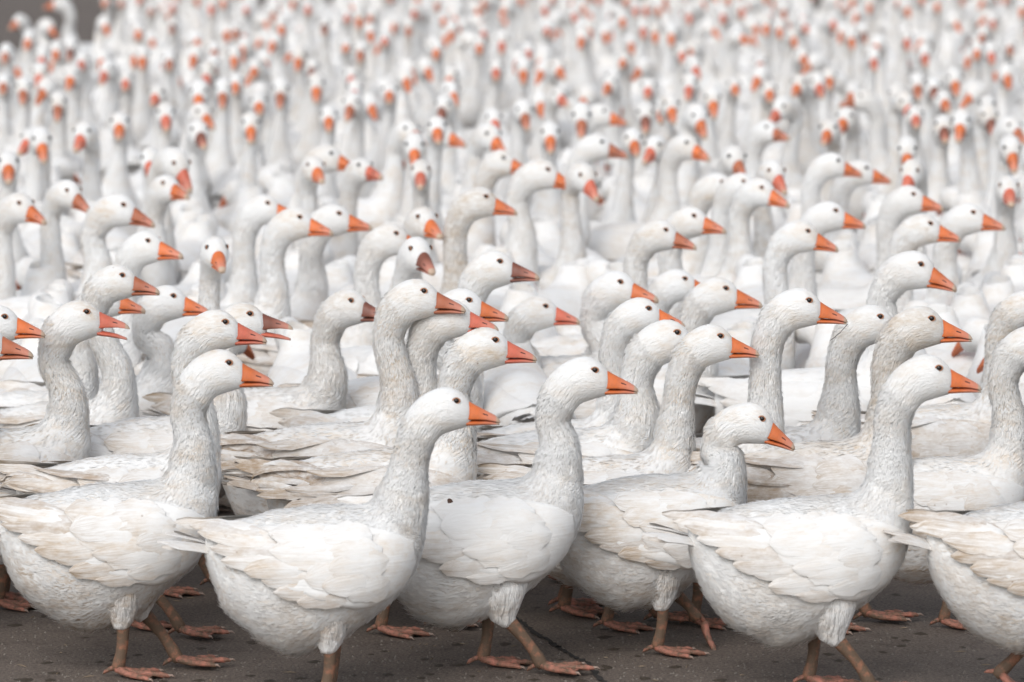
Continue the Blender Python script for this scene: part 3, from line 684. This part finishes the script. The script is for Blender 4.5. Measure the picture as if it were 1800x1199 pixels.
# beak midpoint px, yaw of the head (0 = to the right, 90 = at the camera), options:
# s = pixels per metre there, c = px of the chest front, p = head pitch down, b = beak colour, open, by = body yaw,
# st = (cream stain, belly mud, dinginess), w = wing variant, legs, label
FRONT = [
 dict(x=450, y=660, a=2, s=648, c=378, b='o', by=-2, st=(.75, .95, 0), w=0, legs=('stand', 'fore'), label='white goose at bottom left of the photo, body cut by the left edge, muddy belly'),
 dict(x=848, y=727, a=0, s=668, c=747, b='o', by=3, st=(.55, .6, 0), w=3, legs=('stand', 'stand'), label='white goose in the front row with lowered head and upturned tail, second from left'),
 dict(x=1091, y=673, a=2, s=646, c=1022, b='o', by=-2, st=(.4, .5, 0), w=0, legs=('fore', 'stand'), label='clean white goose mid-stride in the front row centre, small dark spot on its wing'),
 dict(x=1374, y=768, a=8, p=17, s=630, c=1312, b='o', by=-4, st=(.7, .85, 0), w=1, legs=('stand', 'lift'), label='low-necked white goose with beak tipped down, one webbed foot lifted off the asphalt'),
 dict(x=1694, y=670, a=0, s=662, c=1605, b='o', by=0, st=(.5, .35, 0), w=0, legs=('fore', 'stand'), label='tall white goose in the front row at right with its whole side and wing visible'),
 dict(x=2118, y=680, a=0, s=668, c=2030, b='o', by=2, st=(.8, .3, 0), w=1, legs=('stand', 'back'), label='white goose at the bottom right corner, only tail, rump and one leg in the picture'),
 dict(x=440, y=587, a=0, s=618, c=385, b='p', by=2, st=(.8, .9, .05), w=2, legs=('fore', 'stand'), label='thick-necked white goose with pink-red beak, right above the front-left goose'),
 dict(x=198, y=566, a=0, p=-4, s=595, c=155, b='p', open=1, by=0, st=(.9, .8, .1), w=2, legs=('stand', 'stand'), label='white goose at far left calling with its orange-red beak open'),
 dict(x=485, y=568, a=3, p=-6, s=585, c=430, b='d', open=1, by=5, st=(.8, .8, .1), w=1, legs=('stand', 'fore'), label='white goose with grimy dark open beak behind the thick-necked one at left'),
 dict(x=256, y=503, a=10, s=560, c=240, b='m', by=15, st=(.6, .8, .1), w=4, legs=('stand', 'fore'), label='white goose with brown-tipped beak and smudged cheek, above the calling goose at left'),
 dict(x=232, y=536, a=12, s=548, b='o', by=18, st=(.5, .8, 0), w=1, legs=('stand', 'stand'), label='white goose at left of which only a bright orange beak shows past another neck'),
 dict(x=345, y=539, a=8, s=540, c=318, b='o', by=18, st=(.5, .8, 0), w=1, legs=('stand', 'stand'), label='white goose at left whose beak is half hidden by the thick-necked goose head'),
 dict(x=52, y=577, a=3, s=600, b='o', by=0, st=(.5, .8, 0), w=2, legs=('stand', 'stand'), label='goose at the left edge with an orange beak, upper of two beaks entering there'),
 dict(x=28, y=612, a=3, s=622, b='m', by=0, st=(.5, .8, 0), w=2, legs=('stand', 'fore'), label='goose at the left edge showing only its beak, lower of the two there'),
 dict(x=790, y=533, a=8, s=592, c=738, b='m', by=3, st=(1, .8, .15), w=4, legs=('stand', 'fore'), label='white goose with brownish beak and frayed cream wing feathers, left of centre'),
 dict(x=867, y=548, a=8, s=570, c=850, b='o', by=10, st=(.5, .8, 0), w=1, legs=('stand', 'stand'), label='white goose near centre with orange beak, behind two heads that overlap it'),
 dict(x=848, y=567, a=5, s=590, b='p', by=14, st=(.5, .8, .25), w=1, legs=('stand', 'stand'), label='dingy-headed goose near centre sandwiched between two others, beak mostly covered'),
 dict(x=914, y=619, speck=0.8, a=0, s=616, c=836, b='p', by=2, st=(1, .8, .1), w=4, legs=('stand', 'fore'), label='white goose with pink beak and ruffled brown-edged tail feathers, centre of second row'),
 dict(x=996, y=556, a=8, s=528, c=950, b='p', by=10, st=(.6, .8, 0), w=2, legs=('stand', 'stand'), label='slender white goose standing alone near centre with pink-orange beak'),
 dict(x=660, y=549, a=25, s=552, c=606, b='d', by=8, st=(.7, .8, .25), w=1, legs=('stand', 'fore'), label='grubby-faced goose with dark brown beak turned towards us, left of centre'),
 dict(x=1307, y=611, speck=0.95, a=3, s=612, c=1222, b='o', by=0, st=(.8, .8, .1), w=1, legs=('stand', 'fore'), label='white goose with a sooty patch at its beak base and speckled lower neck'),
 dict(x=1234, y=606, a=3, s=600, c=1158, b='o', by=0, st=(.6, .8, 0), w=2, legs=('stand', 'stand'), label='white goose right of centre whose beak is hidden behind the sooty-patched head'),
 dict(x=1178, y=561, a=3, s=575, c=1115, b='o', by=3, st=(.6, .8, 0), w=2, legs=('stand', 'stand'), label='white goose right of centre with just the root of its orange beak showing'),
 dict(x=1133, y=516, a=22, s=528, c=1108, b='o', by=20, st=(.5, .8, 0), w=1, legs=('stand', 'stand'), label='white goose right of centre with short-looking orange beak, topmost of the four stacked heads'),
 dict(x=1238, y=507, a=5, s=512, b='o', by=15, st=(.5, .8, 0), w=1, legs=('stand', 'stand'), label='white goose right of centre, beak hidden behind the next goose at its right'),
 dict(x=1315, y=526, a=8, s=532, c=1262, b='o', by=8, st=(.6, .8, .05), w=1, legs=('stand', 'stand'), label='white goose with straight orange beak, left of the tall one holding straw'),
 dict(x=1462, y=551, a=3, p=3, s=610, c=1380, b='o', by=3, st=(.6, .8, 0), w=1, legs=('stand', 'fore'), label='tall white goose with bright orange beak and a wisp of straw hanging from it'),
 dict(x=1588, y=577, a=6, s=590, c=1512, b='o', by=8, st=(.6, .8, .1), w=1, legs=('stand', 'stand'), label='white goose at right whose beak is hidden behind the grey-cheeked head'),
 dict(x=1679, y=582, a=0, s=612, c=1602, b='o', by=0, st=(.9, .8, .5), w=2, legs=('stand', 'fore'), label='goose with dirty grey cheeks at right, just behind the tall front goose'),
 dict(x=1868, y=612, speck=0.9, a=0, s=610, c=1812, b='o', by=0, st=(.7, .95, .1), w=1, legs=('stand', 'fore'), label='white goose at the right edge, face cropped, with black-specked neck front'),
 dict(x=1855, y=548, a=5, s=560, c=1790, b='o', by=5, st=(1, .8, .1), w=4, legs=('stand', 'stand'), label='white goose at the right whose head is outside the picture, crumpled wing feathers showing'),
]
def P(txt):
    out = []
    for row in txt.strip().split('\n'):
        q = row.split(); d = dict(x=float(q[0]), y=float(q[1]), a=float(q[2]), b=q[3] if len(q) > 3 else 'o')
        for o in q[4:]:
            k, v = o.split('='); d[k] = float(v)
        out.append(d)
    return out
MID = P('''
66 379 38 o
146 358 42 m p=14
252 383 15 m
300 441 22 o
387 461 76 o p=8
564 400 14 o
632 392 8 o
505 372 14 o
765 404 62 o p=4
733 429 12 o
752 464 66 d p=8
888 364 8 o s=478 st=1
922 478 14 d
994 319 12 o
1043 335 62 p
917 294 28 o
1204 424 16 m
1256 397 25 o
1302 338 18 m
1338 336 30 o
1371 350 35 o
1374 325 68 p
1501 388 8 o
1453 427 12 o
1550 311 8 o
1500 299 10 o
1639 358 20 o
1593 326 112 p
1668 411 10 o
1746 391 20 o
1658 492 20 o p=10
1776 348 90 p p=8
1595 288 94 o
1782 287 86 o
562 309 72 o p=5
613 288 18 o
660 305 48 p
729 280 88 o
739 318 90 p
318 338 48 o
328 318 52 p
264 300 86 p
15 307 84 o
76 270 76 o
40 260 112 p
137 253 104 p
209 233 88 o
101 200 90 m
356 248 74 d
369 215 58 o
292 218 84 p
441 238 86 o
770 240 86 o
806 247 32 o
738 244 52 o
872 225 80 p
880 258 55 o
968 255 88 o
1022 228 92 m
925 215 80 m
1088 210 18 o
1135 220 90 d
1162 205 98 o
1183 204 82 o
1211 220 102 p
1236 228 70 o
1255 194 86 o
1087 266 12 m
1118 262 80 o
1138 275 116 p
1235 270 42 o
1303 300 72 m
1375 237 44 m
1358 208 130 p
1451 243 106 o
1478 223 112 o
1611 215 90 p
1661 238 90 d
1686 235 104 o
1744 225 80 d
1664 187 84 o
1733 201 102 o
1574 183 100 p
1488 180 166 m
1600 200 70 p
1796 240 60 m
''')
FAR = P('''
1397 160 112 o
1458 148 92 o
1443 161 80 p
1354 170 88 o
1614 163 90 m
1643 165 90 d
1681 157 86 o
1416 108 76 o
1537 115 90 p
1627 107 90 p
1498 78 86 o
1397 76 84 o
1371 60 90 o
1411 38 100 o
1418 52 80 p
1467 45 76 p
1487 18 88 m
1528 17 100 o
1597 23 78 o
1648 15 92 o
1692 3 90 m
1587 60 100 m
1595 80 90 p
1520 67 80 d
1724 70 110 m
1717 98 96 o
1746 45 90 p
1744 104 88 p
1776 90 92 m
1378 27 90 m
1353 32 90 p
1796 24 100 o
1622 1 80 o
929 98 88 p
920 137 90 o
988 130 70 o
992 178 66 p
1093 113 100 o
1078 146 92 p
1065 158 110 o
1138 165 98 p
958 22 90 p
962 57 90 p
1010 33 90 p
1021 60 90 m
1036 62 88 o
1095 42 88 o
1135 22 92 p
1158 22 88 o
1117 22 90 p
1131 60 90 p
1152 68 88 o
1180 72 92 o
1200 103 88 p
1226 130 74 p
1210 165 98 p
1294 160 84 o
1337 118 90 m
1297 60 88 o
1312 70 50 o
1305 25 86 p
1347 55 90 o
1212 35 88 p
1280 3 90 o
1101 5 90 o
1053 2 90 p
915 3 90 o
970 2 88 p
1270 35 100 p
494 57 90 o
480 32 90 m
541 20 88 p
570 53 90 d
607 87 92 o
633 100 90 m
523 115 96 o
548 130 90 d
556 168 88 o
578 220 88 o
612 200 104 m
618 145 86 p
623 172 90 p
456 192 84 o
492 178 92 m
455 128 90 m
684 172 90 o
718 57 88 m
728 27 90 p
768 13 90 m
780 40 88 o
793 66 92 o
766 97 94 o
850 63 90 p
850 8 90 o
843 88 88 o
882 85 90 p
872 132 90 p
788 147 100 o
800 176 70 o
774 203 104 d
610 35 90 p
630 42 90 o
676 75 90 p
85 10 160 o
22 45 122 o
47 80 98 o
97 100 92 o
122 97 92 d
73 113 88 p
8 103 92 m
68 145 90 p
5 157 88 m
40 172 88 m
121 148 98 o
180 138 108 p
220 151 90 p
236 56 90 p
243 64 86 o
235 110 94 o
250 113 88 o
298 115 84 m
302 52 90 d
265 22 86 m
303 17 88 p
213 8 88 m
183 7 96 o
245 1 90 p
270 177 100 p
348 183 92 o
391 178 90 m
413 157 90 o
362 145 92 p
373 128 90 p
378 97 80 m
411 112 90 o
413 62 92 m
371 20 90 p
392 9 90 o
432 20 92 p
445 130 96 o
142 117 90 p
''')
BACK = []
for k in range(42):
    BACK.append(dict(x=262 + (k % 21) * 75 + random.uniform(-22, 22), y=(-16 if k < 21 else -48) + random.uniform(-8, 8), a=random.uniform(60, 120), b=random.choice('oopm')))

ALL = []
_pr = random.Random(12)
for tier, lst in enumerate((FRONT, MID, FAR, BACK)):
    for d in lst:
        d['tier'] = tier; ALL.append(d)
        if tier and 'p' not in d and 50 <= d['a'] <= 135: d['p'] = _pr.uniform(4, 34)      # those that face us hold the beak down
        elif tier and 'p' not in d: d['p'] = _pr.uniform(-3, 9)
        d['g'] = _pr.uniform(.93, 1.05) if len(ALL) > 6 else (1.0, .98, 1.0, .95, 1.0, 1.0)[len(ALL) - 1]

# ------------------------------------------------------------------ solve where each body stands: near its head, not inside another goose
KX = (L(1568, 0)[0])
CIRC = [(-0.16, 0.115), (0.0, 0.15), (0.15, 0.13)]
def solve(d, by, nx, hb, ny=0.0):
    s = d.get('s') or (d['y'] - HORIZON) / (CAM_H - hb)
    Pm = at_depth(d['x'], d['y'], s)
    a = R(d['a']); M = head_matrix(-a, R(d.get('p', 0)))
    g = d.get('g', 1.0)
    H = Pm - M @ np.array([BEAK_MID[0], 0, BEAK_MID[1]]) * g
    b = R(by); fw = np.array([math.cos(b), -math.sin(b)]); lt = np.array([math.sin(b), math.cos(b)])
    B = H[:2] - fw * (KX + nx) * g - lt * ny
    return H, B, fw, s
placed = []
def circles(B, fw): return [(B[0] + fw[0] * o, B[1] + fw[1] * o, r) for o, r in CIRC]
rs = random.Random(3)
state = []
for d in ALL:
    if 'c' in d:
        s = d['s']; H, B, fw, s = solve(d, d['by'], .07, .85)
        cx = (d['c'] - 900) / F_PX * (F_PX / s); nx = H[0] - (cx - 0.314 * d['g']) - KX * d['g']; nx /= d['g']
        nx = max(-0.03, min(0.17, nx)); d['fix'] = True
        state.append([d['by'], nx, .85, 0.0])
    else:
        if 'by' in d: by = d['by']; d['fix'] = True
        else: by = d['a'] * 0.85 + rs.uniform(-14, 14) if d['a'] < 130 else d['a'] - 10
        state.append([by, .07, .84 + rs.uniform(-.02, .02), 0.0])
def pen(i, circ_all, c):
    xs = circ_all
    t = 0.0
    for (x, y, r) in c:
        dd = np.hypot(xs[:, :, 0] - x, xs[:, :, 1] - y); ov = np.maximum(0, xs[:, :, 2] + r - 0.02 - dd); ov[i] = 0
        t += (ov ** 2).sum()
    return t
CA = np.zeros((len(ALL), 3, 3))
for i, d in enumerate(ALL):
    H, B, fw, s = solve(d, *state[i][:3]); CA[i] = circles(B, fw)
for it in range(14):
    for i, d in enumerate(ALL):
        if d.get('fix') : continue
        cur = state[i]; H, B, fw, s = solve(d, *cur[:3], cur[3])
        base = d['a'] if d['a'] < 130 else d['a'] - 10
        def cost(st, B, fw): return pen(i, CA, circles(B, fw)) * 60 + ((st[0] - base * 0.85) / 120) ** 2 * 0.25 + (st[1] - .07) ** 2 * 8 + (st[2] - .84) ** 2 * 12 + st[3] ** 2 * 10
        best = cost(cur, B, fw)
        for _ in range(8):
            st = [cur[0] + rs.gauss(0, 22), min(.15, max(-.01, cur[1] + rs.gauss(0, .04))), min(.92, max(.74, cur[2] + rs.gauss(0, .03))), min(.08, max(-.08, cur[3] + rs.gauss(0, .03)))]
            if d.get('s'): st[2] = cur[2]
            dd = (st[0] - d['a'] + 180) % 360 - 180
            if abs(dd) > 68: continue
            H, B, fw, s = solve(d, *st[:3], st[3]); c = cost(st, B, fw)
            if c < best: best, cur = c, st; CA[i] = circles(B, fw)
        state[i] = cur

# ------------------------------------------------------------------ ground
def quad(name, pts, mat, kind='structure'):
    me = make_mesh(name, pts, [tuple(range(len(pts)))], mat, smooth=False); return add(name, me, kind=kind)
quad('ground', [(-600, -50, 0), (600, -50, 0), (600, 1500, 0), (-600, 1500, 0)], MAT_GROUND)
def on_ground(px, py, z=0.0):
    d = Rcam @ np.array([(px - 900) / F_PX, -(py - 599.5) / F_PX, -1.0]); k = (z - CAM_H) / d[2]
    return np.array([0, 0, CAM_H]) + d * k
MAT_JOINT = simple('joint_filler', (0.022, 0.019, 0.017), 0.9)
jp = [(760, 1030), (868, 1070), (910, 1088), (945, 1113), (985, 1140), (1030, 1165), (1075, 1215), (1120, 1290)]
V = []
pts = [on_ground(*p, 0.004) for p in jp]
fine = []
for a, b in zip(pts[:-1], pts[1:]):
    for u in np.linspace(0, 1, 12, endpoint=False): fine.append(a + (b - a) * u + np.array([random.gauss(0, .003), random.gauss(0, .01), 0]))
for p in fine:
    w = random.uniform(.005, .011); V += [p - np.array([w, 0, 0]), p + np.array([w, 0, 0])]
add('pavement_joint', make_mesh('pavement_joint', V, [(2 * i, 2 * i + 1, 2 * i + 3, 2 * i + 2) for i in range(len(fine) - 1)], MAT_JOINT, smooth=False), kind='structure')
# grit, straw and droppings trodden into the asphalt
def scatter(name, n, mk, mat, seed):
    r = random.Random(seed); V, F = [], []
    for _ in range(n):
        p = on_ground(r.uniform(-100, 1900), 1199 - r.random() ** 1.5 * 170); v, f = mk(r, p); b = len(V); V += v; F += [tuple(b + i for i in t) for t in f]
    o = add(name, make_mesh(name, V, F, mat, smooth=False), kind='stuff'); return o
def pebble(r, p):
    s = r.uniform(.0015, .005); v = [(p[0] + s * math.cos(k * 1.256) * r.uniform(.7, 1.3), p[1] + s * math.sin(k * 1.256) * r.uniform(.7, 1.3), 0.0) for k in range(5)] + [(p[0], p[1], s * 0.9)]
    return v, [(k, (k + 1) % 5, 5) for k in range(5)]
def strawbit(r, p):
    a = r.uniform(0, 6.3); l = r.uniform(.01, .045); w = .0016; c, s = math.cos(a), math.sin(a); z = .003
    v = [(p[0] - s * w, p[1] + c * w, .001), (p[0] + s * w, p[1] - c * w, .001), (p[0] + c * l + s * w, p[1] + s * l - c * w, z), (p[0] + c * l - s * w, p[1] + s * l + c * w, z), (p[0] + c * l / 2, p[1] + s * l / 2, z + .002)]
    return v, [(0, 1, 4), (1, 2, 4), (2, 3, 4), (3, 0, 4)]
scatter('grit', 1500, pebble, simple('grit_stone', (0.16, 0.14, 0.12), 0.8), 1)
scatter('straw_bits', 60, strawbit, simple('old_straw', (0.20, 0.15, 0.10), 0.8), 2)
def dropping(r, p):
    s = r.uniform(.008, .02); n = 9; v = [(p[0] + s * math.cos(k * 6.283 / n) * r.uniform(.6, 1.4), p[1] + 1.4 * s * math.sin(k * 6.283 / n) * r.uniform(.6, 1.4), 0.0005) for k in range(n)] + [(p[0], p[1], s * .28)]
    return v, [(k, (k + 1) % n, n) for k in range(n)]
scatter('droppings', 130, dropping, simple('dark_droppings', (0.045, 0.033, 0.022), 0.7), 5)

# ------------------------------------------------------------------ the flock
def facing(a):
    if a > 140: return 'facing left'
    if a > 112: return 'half left'
    if a > 68: return 'facing the camera'
    if a > 40: return 'half right'
    return 'facing right'
labels = set()
_ones = 'zeroth first second third fourth fifth sixth seventh eighth ninth tenth eleventh twelfth thirteenth fourteenth fifteenth sixteenth seventeenth eighteenth nineteenth'.split()
ORD = _ones + ['twentieth'] + ['twenty-' + o for o in _ones[1:10]] + ['thirtieth'] + ['thirty-' + o for o in _ones[1:10]] + ['fortieth'] + ['forty-' + o for o in _ones[1:10]] + ['fiftieth'] + ['fifty-' + o for o in _ones[1:10]] + ['sixtieth'] + ['sixty-' + o for o in _ones[1:10]]
CARD = 'zero one two three four five six seven eight nine ten eleven twelve thirteen fourteen fifteen sixteen seventeen eighteen nineteen twenty'.split()
RANK = {}
for _st in range(-1, 20):
    _in = sorted([g for g in ALL if (g['tier'] == 3) == (_st < 0) and (_st < 0 or (int(max(0, g['y']) // 60) == _st and 0 <= g['x'] < 1800))], key=lambda g: g['x'])
    for _k, g in enumerate(_in): RANK[id(g)] = (ORD[_k + 1], CARD[_st + 1])
def build(i, d):
    by, nx, hb, ny = state[i]
    H, B, fw, s = solve(d, by, nx, hb, ny)
    b = R(by); tier = d['tier']; lod = 0 if (tier == 0 and i < 6) else 1 if s > 420 else 2
    rel = -(R(d['a']) - b)
    Mb = np.array(Matrix.Rotation(b, 3, 'Z'))       # world -> goose
    q = Mb @ np.array([H[0] - B[0], H[1] - B[1], H[2]]) / d['g']; gsc = d['g']
    root = bpy.data.objects.new('goose', None); COL.objects.link(root); root.empty_display_size = 0.2
    root.location = (B[0], B[1], 0); root.rotation_euler = (0, 0, -b); root.scale = (gsc,) * 3
    root['category'] = 'goose'
    root['group'] = 'white geese packed in the flock'
    st = d.get('st')
    if st == 1: st = (1, .6, .5)
    st = st or (rs.uniform(.25, .8), rs.uniform(.4, .9), rs.choice((0, 0, .05, .1, .2)))
    if 'label' in d: lab = d['label']
    else: lab = '%sgoose %s, %s beak, %s from left in strip %s of twenty' % ('blurred ' if d['y'] < 330 else '', facing(d['a']), BEAK_WORD[d['b']], RANK[id(d)][0], RANK[id(d)][1])
    if tier == 3: lab = 'blurred white neck at the top edge, %s from left, its head outside the picture' % RANK[id(d)][0]
    assert lab not in labels, lab
    labels.add(lab); root['label'] = lab
    G, Nn, neck, hed, C = goose_grid(q, rel, R(d.get('p', 0)), lod, i)
    bcol = (*st, 1 - d.get('speck', 0))
    body = add('body', body_mesh('goose_body', G, neck, hed), root, bcol)
    if lod < 2:
        n1, n2 = ((5000, 12000), (3000, 2600))[lod]
        if lod == 1 and tier == 1: n1, n2 = 700, 500
        pl = add('plumage', tuft_mesh('plumage', G, Nn, neck, hed, n1, n2, i), root, bcol, 'stuff')
    st = (*st,)
    wcol = (min(1, st[0] * 1.25), st[1] * 0.4, min(.5, st[2] * .7 + 0.06 * st[0]))
    if lod < 2:
        var = d.get('w', rs.randrange(4))
        if var == 4: wcol = (1.0, wcol[1], min(.75, wcol[2] + .35))
        elif var == 2: wcol = (1.0, wcol[1], min(.6, wcol[2] + .12))
        for sd in (1, -1):
            sh, fl, cv = WINGS[int(var)][sd]
            w = add('wing', sh, root, wcol)
            for m in fl[9:]: add('flight_feather', m, w, (1.0, wcol[1], rs.uniform(.2, .8)))
            for m in fl[:9]: add('flight_feather', m, w, (min(1, wcol[0] + .2 * rs.random()), wcol[1], min(.95, wcol[2] + rs.choice((0, .08, .25, .6)) * st[0])))
            if s > 480:
                for m in cv: add('covert_feather', m, w, (wcol[0] * .8, wcol[1], wcol[2] * .6))
        for m in TAILS[i % 3]: add('tail_feather', m, root, (min(1, st[0] + .2 * rs.random()), .1, wcol[2] + .1 * rs.random()))
        legs = d.get('legs', ('stand', 'fore'))
        for sd, kd in ((-1, legs[0]), (1, legs[1])):     # -1 is the camera side when walking right
            lm, fm, tm = LEGS[(kd, sd)]
            lg = add('leg', lm, root); add('webbed_foot', fm, lg); add('thigh', tm, lg, bcol)
    else:
        for sd in (1, -1): add('wing', WING_LOW[i % 3][sd], root, wcol)
        add('tail', TAIL_LOW, root, wcol)
        for sd in (1, -1): add('leg', LEG_LOW[sd], root)
    HM = Matrix.Translation(Vector(q)) @ Matrix.Rotation(rel, 4, 'Z') @ Matrix.Rotation(R(d.get('p', 0)), 4, 'Y')
    bk = BEAK_HI if lod < 2 else BEAK_LO
    c = BEAK_COL[d['b']]; j = rs.uniform(.88, 1.1); c = tuple(v * j for v in c)
    u = add('upper_beak', bk[0], root, c); u.matrix_local = HM
    l = add('lower_beak', bk[2 if d.get('open') else 1], root, BEAK_COL['p'] if d.get('open') else tuple(v * .9 for v in c)); l.matrix_local = HM
    for sd in (1, -1):
        e = add('eye', EYES[sd] if lod < 2 else EYES_LOW[sd], root); e.matrix_local = HM
        if lod < 2: add('eyelid', LIDS[sd], e)
    return q
for i, d in enumerate(ALL): build(i, d)

# the flock goes on beyond: one more row, too far and small to tell apart
V, F, MI, n = [], [], [], 0
BKV = np.array([v.co[:] for v in BEAK_LO[0].vertices]); BKF = [tuple(p.vertices) for p in BEAK_LO[0].polygons]
EXTRA_PARTS = [(np.array([v.co[:] for v in m.vertices]), [tuple(p.vertices) for p in m.polygons], mi) for m, mi in ((WING_LOW[0][1], 2), (WING_LOW[0][-1], 2), (TAIL_LOW, 2), (LEG_LOW[1], 3), (LEG_LOW[-1], 3))]
def far_goose(B, by, H, rel, k):
    global n
    G, Nn, neck, hed, C = goose_grid(H, rel, 0.4, 2, k)
    G[-1] = G[-1].mean(0); G[0] = G[0].mean(0)
    M = np.array(Matrix.Rotation(-R(by), 3, 'Z')); V.append(G.reshape(-1, 3) @ M.T + np.array([B[0], B[1], 0.0]))
    F.extend(grid_faces(G.shape[0], G.shape[1], True, base=n)); MI.extend([0] * (len(F) - len(MI))); n += len(V[-1])
    v = BKV @ head_matrix(rel, 0.4).T + np.array(H); V.append(v @ M.T + np.array([B[0], B[1], 0.0]))
    F.extend([tuple(i + n for i in f) for f in BKF]); MI.extend([1] * len(BKF)); n += len(v)
    for v, f, mi in EXTRA_PARTS:
        V.append(v @ M.T + np.array([B[0], B[1], 0.0])); F.extend([tuple(i + n for i in t) for t in f]); MI.extend([mi] * len(f)); n += len(v)
for k in range(24):
    far_goose(at_depth(250 + k * 68 + rs.uniform(-15, 15), -85 + rs.uniform(-6, 6), 130), rs.uniform(50, 130), (.33 + rs.uniform(-.05, .05), 0, .80 + rs.uniform(-.05, .05)), rs.uniform(-.5, .5), k)
# and geese facing away that show only as white backs in the gaps between the others
def to_px(p):
    q = Rcam.T @ (np.array(p) - np.array([0, 0, CAM_H])); return 900 + F_PX * q[0] / -q[2], 599.5 - F_PX * q[1] / -q[2], F_PX / -q[2]
circ = CA.reshape(-1, 3); extra = []
Yw = 14.8
while Yw < 50:
    Xw = -0.115 * Yw - .3
    while Xw < 0.115 * Yw + .3:
        for _ in range(3):
            p = np.array([Xw + rs.uniform(-.12, .12), Yw + rs.uniform(-.16, .16)])
            px, py, sc = to_px((p[0], p[1], .5))
            if px < 240 and py < 110: continue
            if 165 < to_px((p[0], p[1], .85))[1] < 175 or sc > 540: continue
            gap = .60 if to_px((p[0], p[1], .85))[1] < 170 else .44
            if -30 < py and (np.hypot(circ[:, 0] - p[0], circ[:, 1] - p[1]) > circ[:, 2] + .17).all() and all(math.hypot(p[0] - e[0], p[1] - e[1]) > gap for e in extra):
                extra.append(p); break
        Xw += .22
    Yw += .3
for k, p in enumerate(extra):
    if to_px((p[0], p[1], .85))[1] < 170 and rs.random() < .55: far_goose(p, rs.uniform(50, 125), (.31 + rs.uniform(-.04, .05), rs.uniform(-.04, .04), rs.choice((.66, .78, .82, .86)) + rs.uniform(-.05, .05)), rs.uniform(-.5, .5), k)
    else: far_goose(p, rs.uniform(-120, -60), (.40, 0, .56), rs.uniform(-.3, .3), k)      # turned away, head down: a white back
print('extra', len(extra))
me = make_mesh('distant_geese', np.concatenate(V), F, [MAT_BODY, simple('far_beak_orange', (0.60, 0.17, 0.07)), MAT_WING, MAT_LEG], np.zeros((n, 2)), mat_idx=MI); add('distant_geese', me, None, (.5, .5, .1), 'stuff')

# a wisp of straw hanging from the tall goose's beak
d = [g for g in FRONT if 'straw hanging' in g['label']][0]
p0 = at_depth(1488, 571, d['s'])
path = [p0 + np.array([x, -0.002, z]) for x, z in ((0.004, .003), (-.006, -.008), (-.018, -.022), (-.034, -.036), (-.048, -.046))]
v, f = tube(path, [.0009] * 4 + [.0005], 6)
o = add('straw', make_mesh('straw', v, f, MAT_JOINT)); o['label'] = 'thin curved wisp of straw hanging from the orange beak of the tall goose'; o['category'] = 'straw'
# the dark spot on the wing of the clean goose
_g = [o for o in bpy.data.objects if o.type == 'EMPTY' and 'dark spot' in o.get('label', '')][0]
_w = [o for o in _g.children if o.name.startswith('wing') and min(v.co.y for v in o.data.vertices) < -0.1][0]
_p = lift_side(np.array([L(1370, 0)[0]]), np.array([0.474]), np.array([0.021]))[0]; _p[1] *= -1
V, F = uv_sphere((0, 0, 0), 0.0075, 10, 8, (1.0, .45, 1.2)); V = V * (1 + 0.25 * vnoise(V * 300))[:, None] + _p
add('dirt_spot', make_mesh('dirt_spot', V, F, simple('dried_dirt', (0.09, 0.05, 0.035), 0.9)), _w)
print('geese', len(ALL), 'tris', sum(len(o.data.polygons) for o in bpy.data.objects if o.type == 'MESH'))
